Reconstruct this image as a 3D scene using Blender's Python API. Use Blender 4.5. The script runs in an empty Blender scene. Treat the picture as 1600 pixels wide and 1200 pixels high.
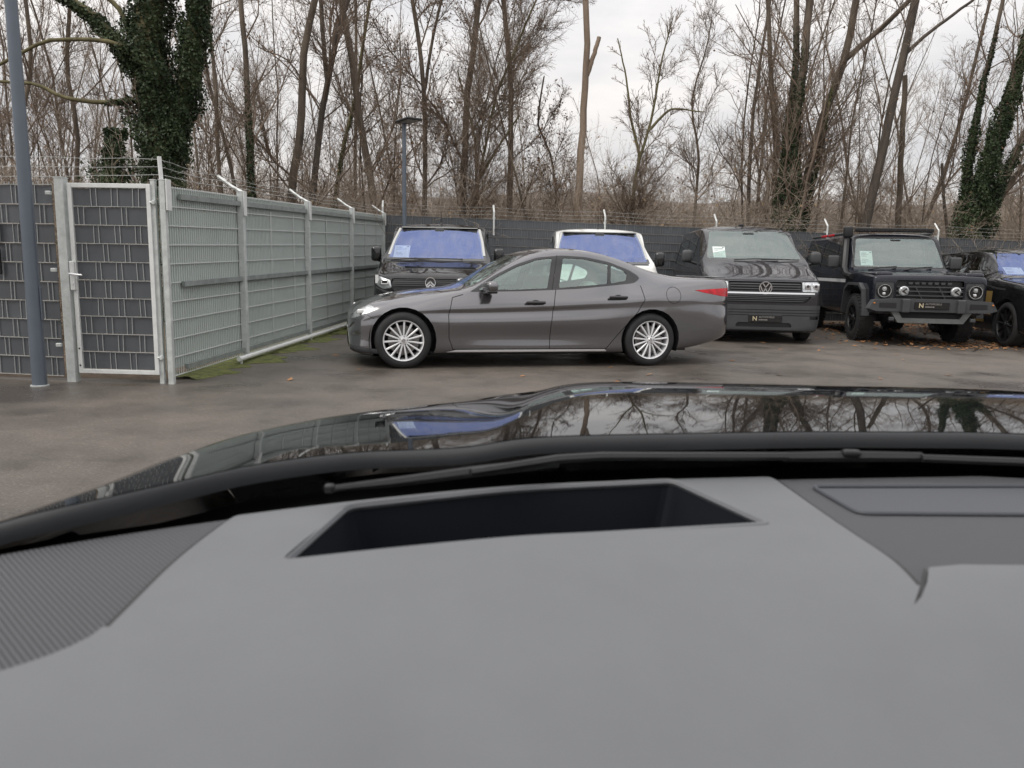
import bpy, bmesh, math, random
import numpy as np
from mathutils import Vector, Matrix
random.seed(7)
rng = np.random.default_rng(11)
R_ = math.radians
scene = bpy.context.scene
COL = scene.collection

# ---------------------------------------------------------------- camera
CAM_H = 1.17
cam_d = bpy.data.cameras.new('camera')
cam_d.sensor_width = 36.0
cam_d.lens = 27.0
cam_d.clip_start = 0.02
cam_d.clip_end = 1500.0
cam_d.dof.use_dof = True
cam_d.dof.focus_distance = 10.0
cam_d.dof.aperture_fstop = 8.5
cam = bpy.data.objects.new('camera', cam_d)
COL.objects.link(cam)
cam.matrix_world = (Matrix.Translation((0, 0, CAM_H)) @ Matrix.Rotation(R_(90 - 8.75), 4, 'X')
                    @ Matrix.Rotation(R_(1.1), 4, 'Z'))
scene.camera = cam

# ---------------------------------------------------------------- sky: bright broken overcast
world = bpy.data.worlds.new('World')
scene.world = world
world.use_nodes = True
nt = world.node_tree
nt.nodes.clear()
SUN_EL, SUN_AZ = R_(52), R_(-125)        # azimuth clockwise from +Y
w_out = nt.nodes.new('ShaderNodeOutputWorld')
w_bg = nt.nodes.new('ShaderNodeBackground')
w_bg.inputs['Strength'].default_value = 0.1
w_sky = nt.nodes.new('ShaderNodeTexSky')
w_sky.sky_type = 'NISHITA'
w_sky.sun_disc = False
w_sky.sun_elevation = SUN_EL
w_sky.sun_rotation = SUN_AZ
w_sky.dust_density = 3.0
w_tc = nt.nodes.new('ShaderNodeTexCoord')
w_map = nt.nodes.new('ShaderNodeMapping')
w_map.inputs['Scale'].default_value = (1.0, 1.0, 3.2)
w_n = nt.nodes.new('ShaderNodeTexNoise')
w_n.inputs['Scale'].default_value = 2.6
w_n.inputs['Detail'].default_value = 6.0
w_n.inputs['Roughness'].default_value = 0.55
w_r = nt.nodes.new('ShaderNodeValToRGB')
w_r.color_ramp.elements[0].position = 0.33
w_r.color_ramp.elements[0].color = (5.5, 5.45, 5.65, 1)
w_r.color_ramp.elements[1].position = 0.68
w_r.color_ramp.elements[1].color = (8.4, 7.95, 7.65, 1)
w_mix = nt.nodes.new('ShaderNodeMix')
w_mix.data_type = 'RGBA'
w_mix.inputs[0].default_value = 0.94
lk = nt.links.new
lk(w_tc.outputs['Generated'], w_map.inputs['Vector'])
lk(w_map.outputs['Vector'], w_n.inputs['Vector'])
lk(w_n.outputs['Fac'], w_r.inputs['Fac'])
lk(w_sky.outputs['Color'], w_mix.inputs[6])
lk(w_r.outputs['Color'], w_mix.inputs[7])
# overcast luminance grows towards the zenith
w_sep = nt.nodes.new('ShaderNodeSeparateXYZ')
lk(w_tc.outputs['Generated'], w_sep.inputs[0])
w_el = nt.nodes.new('ShaderNodeMapRange')
w_el.inputs[1].default_value = 0.0; w_el.inputs[2].default_value = 1.0
w_el.inputs[3].default_value = 0.92; w_el.inputs[4].default_value = 2.1
lk(w_sep.outputs['Z'], w_el.inputs[0])
w_mul = nt.nodes.new('ShaderNodeVectorMath'); w_mul.operation = 'SCALE'
lk(w_mix.outputs[2], w_mul.inputs[0]); lk(w_el.outputs[0], w_mul.inputs['Scale'])
lk(w_mul.outputs[0], w_bg.inputs['Color'])
lk(w_bg.outputs['Background'], w_out.inputs['Surface'])

sun_d = bpy.data.lights.new('sun', 'SUN')
sun_d.energy = 1.2
sun_d.angle = R_(25)
sun_d.color = (1.0, 0.95, 0.88)
sun = bpy.data.objects.new('sun', sun_d)
COL.objects.link(sun)
sdir = Vector((math.sin(SUN_AZ) * math.cos(SUN_EL), math.cos(SUN_AZ) * math.cos(SUN_EL), math.sin(SUN_EL)))
sun.rotation_euler = sdir.to_track_quat('Z', 'Y').to_euler()
sun.location = (-30, -20, 40)

# ---------------------------------------------------------------- exposure
scene.view_settings.view_transform = 'Standard'
scene.view_settings.look = 'None'
scene.view_settings.exposure = 0.25
scene.view_settings.gamma = 1.0
scene.view_settings.use_curve_mapping = False
scene.cycles.use_denoising = True
scene.cycles.max_bounces = 8
scene.cycles.transparent_max_bounces = 24
scene.cycles.caustics_reflective = False
scene.cycles.caustics_refractive = False
scene.cycles.sample_clamp_indirect = 6.0

# ================================================================ kit
def tag(o, label=None, cat=None, group=None, kind=None):
    if label: o['label'] = label
    if cat: o['category'] = cat
    if group: o['group'] = group
    if kind: o['kind'] = kind
    return o

def empty(name, loc=(0, 0, 0), rz=0.0, label=None, cat=None, group=None):
    o = bpy.data.objects.new(name, None)
    o.empty_display_size = 0.1
    o.location = loc
    o.rotation_euler = (0, 0, rz)
    COL.objects.link(o)
    return tag(o, label, cat, group)

def link(name, me, mat=None, parent=None, loc=None, rot=None):
    if mat is not None and len(me.materials) == 0:
        me.materials.append(mat)
    o = bpy.data.objects.new(name, me)
    COL.objects.link(o)
    if parent is not None: o.parent = parent
    if loc is not None: o.location = loc
    if rot is not None: o.rotation_euler = rot
    return o

def np_mesh(name, V, F, smooth=False):
    """V (n,3) array, F (m,k) int array (k = 3 or 4)"""
    V = np.asarray(V, dtype=np.float32).reshape(-1, 3)
    F = np.asarray(F, dtype=np.int32)
    m, k = F.shape
    me = bpy.data.meshes.new(name)
    me.vertices.add(len(V)); me.vertices.foreach_set('co', V.ravel())
    me.loops.add(m * k); me.loops.foreach_set('vertex_index', F.ravel())
    me.polygons.add(m)
    me.polygons.foreach_set('loop_start', np.arange(0, m * k, k, dtype=np.int32))
    me.polygons.foreach_set('loop_total', np.full(m, k, dtype=np.int32))
    if smooth: me.polygons.foreach_set('use_smooth', np.ones(m, dtype=bool))
    me.update(calc_edges=True)
    return me

class MB:
    """collects shapes for one mesh"""
    def __init__(s): s.v = []; s.f = []
    def add(s, V, F):
        b = len(s.v)
        s.v += [tuple(map(float, p)) for p in V]
        s.f += [tuple(i + b for i in f) for f in F]
        return s
    def box(s, x0, x1, y0, y1, z0, z1, c=0.0):
        """axis box, with optional chamfer c"""
        if c <= 0:
            V = [(x0,y0,z0),(x1,y0,z0),(x1,y1,z0),(x0,y1,z0),(x0,y0,z1),(x1,y0,z1),(x1,y1,z1),(x0,y1,z1)]
            return s.add(V, [(0,3,2,1),(4,5,6,7),(0,1,5,4),(1,2,6,5),(2,3,7,6),(3,0,4,7)])
        bm = bmesh.new()
        bmesh.ops.create_cube(bm, size=1)
        for v in bm.verts:
            v.co = Vector(((x0+x1)/2 + v.co.x*(x1-x0), (y0+y1)/2 + v.co.y*(y1-y0), (z0+z1)/2 + v.co.z*(z1-z0)))
        bmesh.ops.bevel(bm, geom=list(bm.edges), offset=c, segments=2, profile=0.6, affect='EDGES')
        return s.bm(bm)
    def bm(s, bm):
        bm.verts.ensure_lookup_table()
        for i, v in enumerate(bm.verts): v.index = i
        s.add([v.co for v in bm.verts], [[v.index for v in f.verts] for f in bm.faces])
        bm.free()
        return s
    def tube(s, pts, r, n=6, cap=True):
        """tube along pts; r a number or list"""
        pts = [Vector(p) for p in pts]
        rs = r if isinstance(r, (list, tuple)) else [r] * len(pts)
        rings = []
        up = None
        for i, p in enumerate(pts):
            t = (pts[min(i+1, len(pts)-1)] - pts[max(i-1, 0)]).normalized()
            if up is None:
                up = Vector((0,0,1)) if abs(t.z) < .9 else Vector((1,0,0))
            a = t.cross(up).normalized(); b = a.cross(t).normalized(); up = b
            rings.append([p + (a*math.cos(2*math.pi*k/n) + b*math.sin(2*math.pi*k/n))*rs[i] for k in range(n)])
        V = [q for ring in rings for q in ring]
        Fc = []
        for i in range(len(pts)-1):
            for k in range(n):
                k2 = (k+1) % n
                Fc.append((i*n+k, i*n+k2, (i+1)*n+k2, (i+1)*n+k))
        if cap:
            Fc.append(tuple(range(n-1, -1, -1)))
            Fc.append(tuple((len(pts)-1)*n + k for k in range(n)))
        return s.add(V, Fc)
    def lathe(s, prof, n=48, axis='Y', centre=(0,0,0)):
        """prof: list of (radius, axial)"""
        V = []; m = len(prof)
        for k in range(n):
            a = 2*math.pi*k/n
            for r, h in prof:
                if axis == 'Y': V.append((r*math.cos(a)+centre[0], h+centre[1], r*math.sin(a)+centre[2]))
                elif axis == 'X': V.append((h+centre[0], r*math.cos(a)+centre[1], r*math.sin(a)+centre[2]))
                else: V.append((r*math.cos(a)+centre[0], r*math.sin(a)+centre[1], h+centre[2]))
        Fc = []
        for k in range(n):
            k2 = (k+1) % n
            for i in range(m-1):
                Fc.append((k*m+i, k2*m+i, k2*m+i+1, k*m+i+1))
        return s.add(V, Fc)
    def prism(s, poly, a0, a1, axis='Y'):
        """polygon in the two other axes extruded along axis"""
        def P(u, v, w):
            return {'Y': (u, w, v), 'X': (w, u, v), 'Z': (u, v, w)}[axis]
        n = len(poly)
        V = [P(u, v, a0) for u, v in poly] + [P(u, v, a1) for u, v in poly]
        Fc = [tuple(range(n-1, -1, -1)), tuple(range(n, 2*n))]
        for i in range(n):
            j = (i+1) % n
            Fc.append((i, j, n+j, n+i))
        return s.add(V, Fc)
    def grid(s, fn, nu, nv):
        V = [fn(i/(nu-1), j/(nv-1)) for i in range(nu) for j in range(nv)]
        Fc = [(i*nv+j, (i+1)*nv+j, (i+1)*nv+j+1, i*nv+j+1) for i in range(nu-1) for j in range(nv-1)]
        return s.add(V, Fc)
    def mesh(s, name, smooth=False, fix=True, thick=0.0, angle=None):
        me = bpy.data.meshes.new(name)
        bm = bmesh.new()
        vs = [bm.verts.new(p) for p in s.v]
        for f in s.f:
            try: bm.faces.new([vs[i] for i in f])
            except ValueError: pass
        if thick:
            bmesh.ops.recalc_face_normals(bm, faces=list(bm.faces))
            bmesh.ops.solidify(bm, geom=list(bm.faces), thickness=thick)
        if fix: bmesh.ops.recalc_face_normals(bm, faces=list(bm.faces))
        if smooth:
            lim = math.cos(R_(angle or 35))
            for f in bm.faces: f.smooth = True
            for e in bm.edges:
                if len(e.link_faces) == 2 and e.link_faces[0].normal.dot(e.link_faces[1].normal) < lim:
                    e.smooth = False
        bm.to_mesh(me); bm.free()
        return me
    def build(s, name, mat, parent=None, smooth=False, loc=None, rot=None, **k):
        return link(name, s.mesh(name, smooth, **k), mat, parent, loc, rot)

def text_mesh(body, size, align='LEFT', extrude=0.0008, bold=0.0):
    cu = bpy.data.curves.new('lettering', 'FONT')
    cu.body = body; cu.size = size; cu.extrude = extrude; cu.align_x = align
    cu.offset = bold
    cu.resolution_u = 3
    o = bpy.data.objects.new('lettering', cu)
    COL.objects.link(o)
    dg = bpy.context.evaluated_depsgraph_get()
    me = bpy.data.meshes.new_from_object(o.evaluated_get(dg))
    bpy.data.objects.remove(o); bpy.data.curves.remove(cu)
    return me

def pchip(tab, x):
    """shape-preserving cubic through the (x, y) table"""
    xs = np.array([t[0] for t in tab], float); ys = np.array([t[1] for t in tab], float)
    x = np.asarray(x, float)
    if len(xs) == 1: return np.full_like(x, ys[0])
    h = np.diff(xs); d = np.diff(ys)/h
    m = np.zeros(len(xs))
    if len(xs) > 2:
        for i in range(1, len(xs)-1):
            if d[i-1]*d[i] > 0:
                w1 = 2*h[i]+h[i-1]; w2 = h[i]+2*h[i-1]
                m[i] = (w1+w2)/(w1/d[i-1]+w2/d[i])
    m[0] = d[0]; m[-1] = d[-1]
    i = np.clip(np.searchsorted(xs, x, side='right')-1, 0, len(h)-1)
    xc = np.clip(x, xs[0], xs[-1])
    t = (xc-xs[i])/h[i]
    return ((2*t**3-3*t**2+1)*ys[i] + (t**3-2*t**2+t)*h[i]*m[i]
            + (-2*t**3+3*t**2)*ys[i+1] + (t**3-t**2)*h[i]*m[i+1])

# ================================================================ materials
MATS = {}
def new_mat(name):
    m = bpy.data.materials.new(name)
    m.use_nodes = True
    MATS[name] = m
    nt = m.node_tree
    b = nt.nodes.get('Principled BSDF')
    return m, nt, b

def mat(name, col, rough=0.6, metal=0.0, coat=0.0, spec=0.5, var=0.0, vscale=6.0, col2=None, bump=0.0, bscale=60.0,
        rvar=0.0, emit=None, coords='Object', sheen=0.0):
    if name in MATS: return MATS[name]
    m, nt, b = new_mat(name)
    b.inputs['Base Color'].default_value = (*col, 1)
    b.inputs['Roughness'].default_value = rough
    b.inputs['Metallic'].default_value = metal
    b.inputs['Coat Weight'].default_value = coat
    b.inputs['Coat Roughness'].default_value = 0.04
    b.inputs['Specular IOR Level'].default_value = spec
    if emit:
        b.inputs['Emission Color'].default_value = (*emit[:3], 1); b.inputs['Emission Strength'].default_value = emit[3]
    if var or rvar or bump or col2:
        tc = nt.nodes.new('ShaderNodeTexCoord')
        n = nt.nodes.new('ShaderNodeTexNoise')
        n.inputs['Scale'].default_value = vscale; n.inputs['Detail'].default_value = 6; n.inputs['Roughness'].default_value = .62
        nt.links.new(tc.outputs[coords], n.inputs['Vector'])
        if var or col2:
            rp = nt.nodes.new('ShaderNodeValToRGB')
            c2 = col2 or tuple(min(1, c*(1+var)) for c in col)
            c1 = col if col2 else tuple(c*(1-var) for c in col)
            rp.color_ramp.elements[0].position = .32; rp.color_ramp.elements[0].color = (*c1, 1)
            rp.color_ramp.elements[1].position = .70; rp.color_ramp.elements[1].color = (*c2, 1)
            nt.links.new(n.outputs['Fac'], rp.inputs['Fac']); nt.links.new(rp.outputs['Color'], b.inputs['Base Color'])
        if rvar:
            mr = nt.nodes.new('ShaderNodeMapRange')
            mr.inputs[1].default_value = .35; mr.inputs[2].default_value = .7
            mr.inputs[3].default_value = max(0, rough-rvar); mr.inputs[4].default_value = min(1, rough+rvar)
            nt.links.new(n.outputs['Fac'], mr.inputs[0]); nt.links.new(mr.outputs[0], b.inputs['Roughness'])
        if bump:
            n2 = nt.nodes.new('ShaderNodeTexNoise'); n2.inputs['Scale'].default_value = bscale; n2.inputs['Detail'].default_value = 3
            nt.links.new(tc.outputs[coords], n2.inputs['Vector'])
            bp = nt.nodes.new('ShaderNodeBump'); bp.inputs['Strength'].default_value = bump; bp.inputs['Distance'].default_value = .01
            nt.links.new(n2.outputs['Fac'], bp.inputs['Height']); nt.links.new(bp.outputs['Normal'], b.inputs['Normal'])
    return m

def paint(name, col, metal=0.5, dirt=0.25, rough=0.28):
    """clear-coated car paint with dried rain spots and road film"""
    m, nt, b = new_mat(name)
    b.inputs['Metallic'].default_value = metal
    b.inputs['Coat Weight'].default_value = 1.0
    b.inputs['Coat Roughness'].default_value = .03
    b.inputs['Specular IOR Level'].default_value = 0.0
    b.inputs['Roughness'].default_value = rough
    tc = nt.nodes.new('ShaderNodeTexCoord')
    n = nt.nodes.new('ShaderNodeTexNoise'); n.inputs['Scale'].default_value = 38; n.inputs['Detail'].default_value = 5; n.inputs['Roughness'].default_value = .7
    n3 = nt.nodes.new('ShaderNodeTexNoise'); n3.inputs['Scale'].default_value = 2.2; n3.inputs['Detail'].default_value = 4
    L = nt.links.new
    L(tc.outputs['Object'], n.inputs['Vector']); L(tc.outputs['Object'], n3.inputs['Vector'])
    mul = nt.nodes.new('ShaderNodeMath'); mul.operation = 'MULTIPLY'
    L(n.outputs['Fac'], mul.inputs[0]); L(n3.outputs['Fac'], mul.inputs[1])
    mr = nt.nodes.new('ShaderNodeMapRange'); mr.inputs[1].default_value = .22; mr.inputs[2].default_value = .45
    mr.inputs[3].default_value = 0; mr.inputs[4].default_value = dirt
    L(mul.outputs[0], mr.inputs[0])
    mx = nt.nodes.new('ShaderNodeMix'); mx.data_type = 'RGBA'
    mx.inputs[6].default_value = (*col, 1)
    mx.inputs[7].default_value = (.17, .165, .155, 1)
    L(mr.outputs[0], mx.inputs[0]); L(mx.outputs[2], b.inputs['Base Color'])
    mr2 = nt.nodes.new('ShaderNodeMapRange'); mr2.inputs[1].default_value = .25; mr2.inputs[2].default_value = .5
    mr2.inputs[3].default_value = .025; mr2.inputs[4].default_value = .025 + dirt*.3
    L(mul.outputs[0], mr2.inputs[0]); L(mr2.outputs[0], b.inputs['Coat Roughness'])
    return m

def glass(name, tint=(.75, .82, .80), refl=(1, 1, 1), f0=0.06, rough=0.0, power=1.0, film=0.0):
    """thin pane: tinted see-through plus Fresnel reflection"""
    m, nt, b = new_mat(name)
    nt.nodes.remove(b)
    out = [n for n in nt.nodes if n.type == 'OUTPUT_MATERIAL'][0]
    tr = nt.nodes.new('ShaderNodeBsdfTransparent'); tr.inputs['Color'].default_value = (*tint, 1)
    gl = nt.nodes.new('ShaderNodeBsdfGlossy'); gl.inputs['Color'].default_value = (*refl, 1); gl.inputs['Roughness'].default_value = rough
    lw = nt.nodes.new('ShaderNodeLayerWeight'); lw.inputs['Blend'].default_value = .5
    pw = nt.nodes.new('ShaderNodeMath'); pw.operation = 'POWER'; pw.inputs[1].default_value = 4.0
    mr = nt.nodes.new('ShaderNodeMapRange'); mr.inputs[3].default_value = f0; mr.inputs[4].default_value = min(1, f0+.9*power)
    mx = nt.nodes.new('ShaderNodeMixShader')
    L = nt.links.new
    L(lw.outputs['Facing'], pw.inputs[0]); L(pw.outputs[0], mr.inputs[0]); L(mr.outputs[0], mx.inputs['Fac'])
    L(tr.outputs[0], mx.inputs[1]); L(gl.outputs[0], mx.inputs[2]); L(mx.outputs[0], out.inputs['Surface'])
    if film:
        # dried rain and road film
        tc = nt.nodes.new('ShaderNodeTexCoord'); mp = nt.nodes.new('ShaderNodeMapping'); mp.inputs['Scale'].default_value = (1.2, 3.5, 1.0)
        n = nt.nodes.new('ShaderNodeTexNoise'); n.inputs['Scale'].default_value = 2.6; n.inputs['Detail'].default_value = 7; n.inputs['Roughness'].default_value = .68
        mf = nt.nodes.new('ShaderNodeMapRange'); mf.inputs[1].default_value = .38; mf.inputs[2].default_value = .72; mf.inputs[3].default_value = 0; mf.inputs[4].default_value = film
        df = nt.nodes.new('ShaderNodeBsdfDiffuse'); df.inputs['Color'].default_value = (.42, .42, .40, 1)
        m2 = nt.nodes.new('ShaderNodeMixShader')
        L(tc.outputs['Object'], mp.inputs['Vector']); L(mp.outputs['Vector'], n.inputs['Vector']); L(n.outputs['Fac'], mf.inputs[0])
        L(mf.outputs[0], m2.inputs['Fac']); L(mx.outputs[0], m2.inputs[1]); L(df.outputs[0], m2.inputs[2]); L(m2.outputs[0], out.inputs['Surface'])
    return m

galv = mat('galvanised_steel', (.58, .61, .60), .5, .25, var=.16, vscale=14, rvar=.12)
galv_wire = mat('galvanised_wire', (.66, .69, .68), .5, .2)
strip_dark = mat('anthracite_strip', (.085, .092, .102), .42, var=.12, vscale=2.5, rvar=.08)
strip_green = mat('pale_green_strip', (.37, .43, .405), .45, var=.10, vscale=1.6, rvar=.1)
pole_paint = mat('grey_blue_pole_paint', (.13, .155, .19), .38, .3, var=.06, vscale=5)
black_plastic = mat('black_plastic', (.014, .014, .015), .45, bump=.05, bscale=200)
grey_plastic = mat('grey_plastic', (.055, .058, .062), .55, var=.12, vscale=5)
gloss_black = mat('gloss_black', (.006, .006, .007), .12, coat=.6)
rubber = mat('tyre_rubber', (.020, .020, .021), .75, var=.3, vscale=9)
alloy = mat('silver_alloy', (.84, .85, .87), .34, .3)
dark_alloy = mat('black_alloy', (.012, .012, .013), .3, .3, coat=.4)
chrome = mat('chrome', (.82, .83, .85), .12, 1.0)
disc_metal = mat('brake_disc_metal', (.28, .27, .26), .42, .8)
interior = mat('car_interior', (.02, .021, .023), .8)
seat_cloth = mat('seat_cloth', (.035, .036, .04), .85)
paper = mat('printed_paper', (.78, .86, .84), .6)
paper_ink = mat('paper_ink', (.10, .12, .13), .6)
lamp_clear = mat('headlamp_reflector', (.55, .57, .58), .18, .75, var=.4, vscale=30)
white_light = mat('lamp_guide', (.85, .86, .86), .25)
red_lens = mat('red_lens', (.50, .006, .016), .25, coat=.15, spec=.3, var=.45, vscale=11)
gold = mat('gold_paint', (.50, .33, .11), .35, .6)
gold_ink = mat('gold_lettering', (.62, .54, .36), .4, .2)
grey_ink = mat('grey_lettering', (.30, .29, .27), .5)
# ================================================================ vehicle kit
def in_poly(p, q, poly):
    c = False; n = len(poly); j = n-1
    for i in range(n):
        xi, yi = poly[i]; xj, yj = poly[j]
        if (yi > q) != (yj > q) and p < (xj-xi)*(q-yi)/(yj-yi)+xi: c = not c
        j = i
    return c

def rpoly(pts, r=.03, n=3):
    """polygon with rounded corners (r a number or one per corner)"""
    out = []; N = len(pts)
    for i in range(N):
        p = Vector(pts[i]); a = Vector(pts[i-1])-p; b = Vector(pts[(i+1) % N])-p
        rr = r[i] if isinstance(r, (list, tuple)) else r
        rr = min(rr, a.length*.48, b.length*.48)
        if rr < 1e-4: out.append(tuple(p)); continue
        A = p+a.normalized()*rr; B = p+b.normalized()*rr
        for k in range(n+1):
            t = k/n
            q = A*(1-t)**2+p*2*t*(1-t)+B*t*t
            out.append((q.x, q.y))
    return out

def circle(cx, cz, r, n=20, sx=1.0, sz=1.0, a0=0.0):
    return [(cx+r*sx*math.cos(a0+2*math.pi*k/n), cz+r*sz*math.sin(a0+2*math.pi*k/n)) for k in range(n)]

class Body:
    """half sections lofted along x (0 = nose), mirrored; panels are cut out of the skin"""
    def __init__(s, tabs, xs, sub=4, lean=None, P=None):
        xs = np.asarray(xs, float)
        if P is None:
            P = np.stack([np.stack([pchip(t[0], xs) for t in tabs], 1), np.stack([pchip(t[1], xs) for t in tabs], 1)], 2)
        P[:, -1, 0] = 0; M = P.shape[1]
        ext = np.concatenate([2*P[:, :1]-P[:, 1:2], P, (P[:, -2:-1]*np.array([-1, 1]))], 1)
        cols = []
        for i in range(M-1):
            p0, p1, p2, p3 = ext[:, i], ext[:, i+1], ext[:, i+2], ext[:, i+3]
            for k in range(sub):
                t = k/sub
                cols.append(.5*((2*p1)+(-p0+p2)*t+(2*p0-5*p1+4*p2-p3)*t*t+(-p0+3*p1-3*p2+p3)*t**3))
        cols.append(P[:, -1])
        S = np.stack(cols, 1)                          # ns, nj, 2
        ns, nj = S.shape[:2]
        full = np.concatenate([S*np.array([-1, 1]), S[:, -2::-1]], 1)
        nf = full.shape[1]
        X = np.repeat(xs[:, None], nf, 1)
        if lean is not None: X = X+lean(X, full[:, :, 0], full[:, :, 1])
        V = np.stack([X, full[:, :, 0], full[:, :, 1]], 2)
        s.bm = bm = bmesh.new()
        vs = [[bm.verts.new(V[i, j]) for j in range(nf)] for i in range(ns)]
        for i in range(ns-1):
            for j in range(nf-1):
                bm.faces.new((vs[i][j], vs[i+1][j], vs[i+1][j+1], vs[i][j+1]))
            bm.faces.new((vs[i][nf-1], vs[i+1][nf-1], vs[i+1][0], vs[i][0]))
        for row in (vs[0], vs[-1]):
            for j in range(nj-1):
                a, b, c, d = row[j], row[j+1], row[nf-2-j], row[nf-1-j]
                q = [a, b, c, d] if b is not c else [a, b, d]
                try: bm.faces.new(q)
                except ValueError: pass
        bmesh.ops.recalc_face_normals(bm, faces=list(bm.faces))
        bm.normal_update()
        s.nl = bm.verts.layers.float_vector.new('n0')
        s.pl = bm.faces.layers.int.new('pid')
        for v in bm.verts: v[s.nl] = v.normal
        s.names = {0: None}
    def cut(s, poly, axis, pid, side=None, cond=None, rng_=None):
        ia, ib, iw = {'y': (0, 2, 1), 'x': (1, 2, 0), 'z': (0, 1, 2)}[axis]
        a0 = min(p[0] for p in poly)-.002; a1 = max(p[0] for p in poly)+.002
        b0 = min(p[1] for p in poly)-.002; b1 = max(p[1] for p in poly)+.002
        def ok(f):
            c = f.calc_center_median()
            if side is not None and c[iw]*side <= .0: return False
            if rng_ is not None and not (rng_[0] <= c[iw] <= rng_[1]): return False
            if cond is not None and not cond(f.normal, c): return False
            us = [v.co[ia] for v in f.verts]; ws = [v.co[ib] for v in f.verts]
            return max(us) >= a0 and min(us) <= a1 and max(ws) >= b0 and min(ws) <= b1
        n = len(poly)
        cand = set(f for f in s.bm.faces if ok(f))
        for i in range(n):
            p, q = poly[i], poly[(i+1) % n]
            no = Vector((0, 0, 0)); no[ia] = q[1]-p[1]; no[ib] = p[0]-q[0]
            if no.length < 1e-9: continue
            co = Vector((0, 0, 0)); co[ia] = p[0]; co[ib] = p[1]
            u0, u1 = sorted((p[0], q[0])); w0, w1 = sorted((p[1], q[1]))
            g = set()
            for f in cand:
                us = [v.co[ia] for v in f.verts]; ws = [v.co[ib] for v in f.verts]
                if max(us) >= u0-1e-4 and min(us) <= u1+1e-4 and max(ws) >= w0-1e-4 and min(ws) <= w1+1e-4:
                    g.add(f); g.update(f.edges); g.update(f.verts)
            if not g: continue
            r = bmesh.ops.bisect_plane(s.bm, geom=list(g), dist=1e-6, plane_co=co, plane_no=no.normalized())
            cand.update(e for e in r['geom'] if isinstance(e, bmesh.types.BMFace))
            cand = set(f for f in cand if f.is_valid)
        for f in cand:
            c = f.calc_center_median()
            if in_poly(c[ia], c[ib], poly): f[s.pl] = pid
    def line(s, pts, w, axis, pid, **k):
        """a narrow strip along a polyline (shut lines, creases)"""
        for i in range(len(pts)-1):
            a = Vector(pts[i]); b = Vector(pts[i+1]); d = (b-a).normalized(); n = Vector((-d.y, d.x))*w/2
            a2 = a-d*w*.3; b2 = b+d*w*.3
            s.cut([tuple(a2+n), tuple(b2+n), tuple(b2-n), tuple(a2-n)], axis, pid, **k)
    def finish(s, parent, spec, namer=None, remap=None):
        """spec: pid -> (name, material, parent pid, inward offset); a missing pid is left open.
        Every separate piece of skin becomes an object of its own."""
        obs = {}
        by = {}
        for f in s.bm.faces: by.setdefault(f[s.pl], []).append(f)
        for pid, fs in sorted(by.items()):
            if pid not in spec: continue
            name, m, par, off = spec[pid]
            todo = set(fs); isl = []
            while todo:
                st = [todo.pop()]; comp = []
                while st:
                    f = st.pop(); comp.append(f)
                    for e in f.edges:
                        for g in e.link_faces:
                            if g in todo: todo.discard(g); st.append(g)
                isl.append(comp)
            isl.sort(key=lambda c: -sum(f.calc_area() for f in c))
            for ci, comp in enumerate(isl):
                if sum(f.calc_area() for f in comp) < 2e-5: continue
                idx = {}; V = []; N = []; Fc = []
                for f in comp:
                    r = []
                    for v in f.verts:
                        if v not in idx:
                            n0 = Vector(v[s.nl]); n0 = n0.normalized() if n0.length > 1e-6 else Vector((0, 0, 1))
                            p = v.co-n0*off
                            if remap: p = Vector((remap(p.x), p.y, p.z))
                            idx[v] = len(V); V.append(tuple(p)); N.append(tuple(n0))
                        r.append(idx[v])
                    Fc.append(r)
                A = np.array(V)
                nm = name
                if namer and ci > 0: nm = namer(pid, A.min(0), A.max(0), name)
                me = bpy.data.meshes.new(nm)
                me.from_pydata(V, [], Fc)
                for p in me.polygons: p.use_smooth = True
                me.normals_split_custom_set_from_vertices(N)
                o = link(nm, me, m, parent)
                obs.setdefault(pid, o)
        s.bm.free()
        return obs
    def bvh(s):
        from mathutils.bvhtree import BVHTree
        s.tree = BVHTree.FromBMesh(s.bm)
    def fx(s, y, z):
        h = s.tree.ray_cast(Vector((-3, y, z)), Vector((1, 0, 0)))
        return h[0].x if h[0] else 0.0
    def sy(s, x, z, side=1):
        h = s.tree.ray_cast(Vector((x, 3*side, z)), Vector((0, -side, 0)))
        return h[0].y if h[0] else side*.9

def body_pieces(x0, x1, mid):
    """names for the loose pieces of a painted skin"""
    def nm(pid, lo, hi, name):
        if pid != 0: return name
        d = hi-lo
        if d[0] > .5 and d[2] > .3 and lo[0] > x0-.1 and hi[0] < x1+.15: return 'door'
        if d[0] < .3 and d[2] < .3 and lo[0] > mid: return 'fuel_flap'
        return 'body_panel'
    return nm

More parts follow.
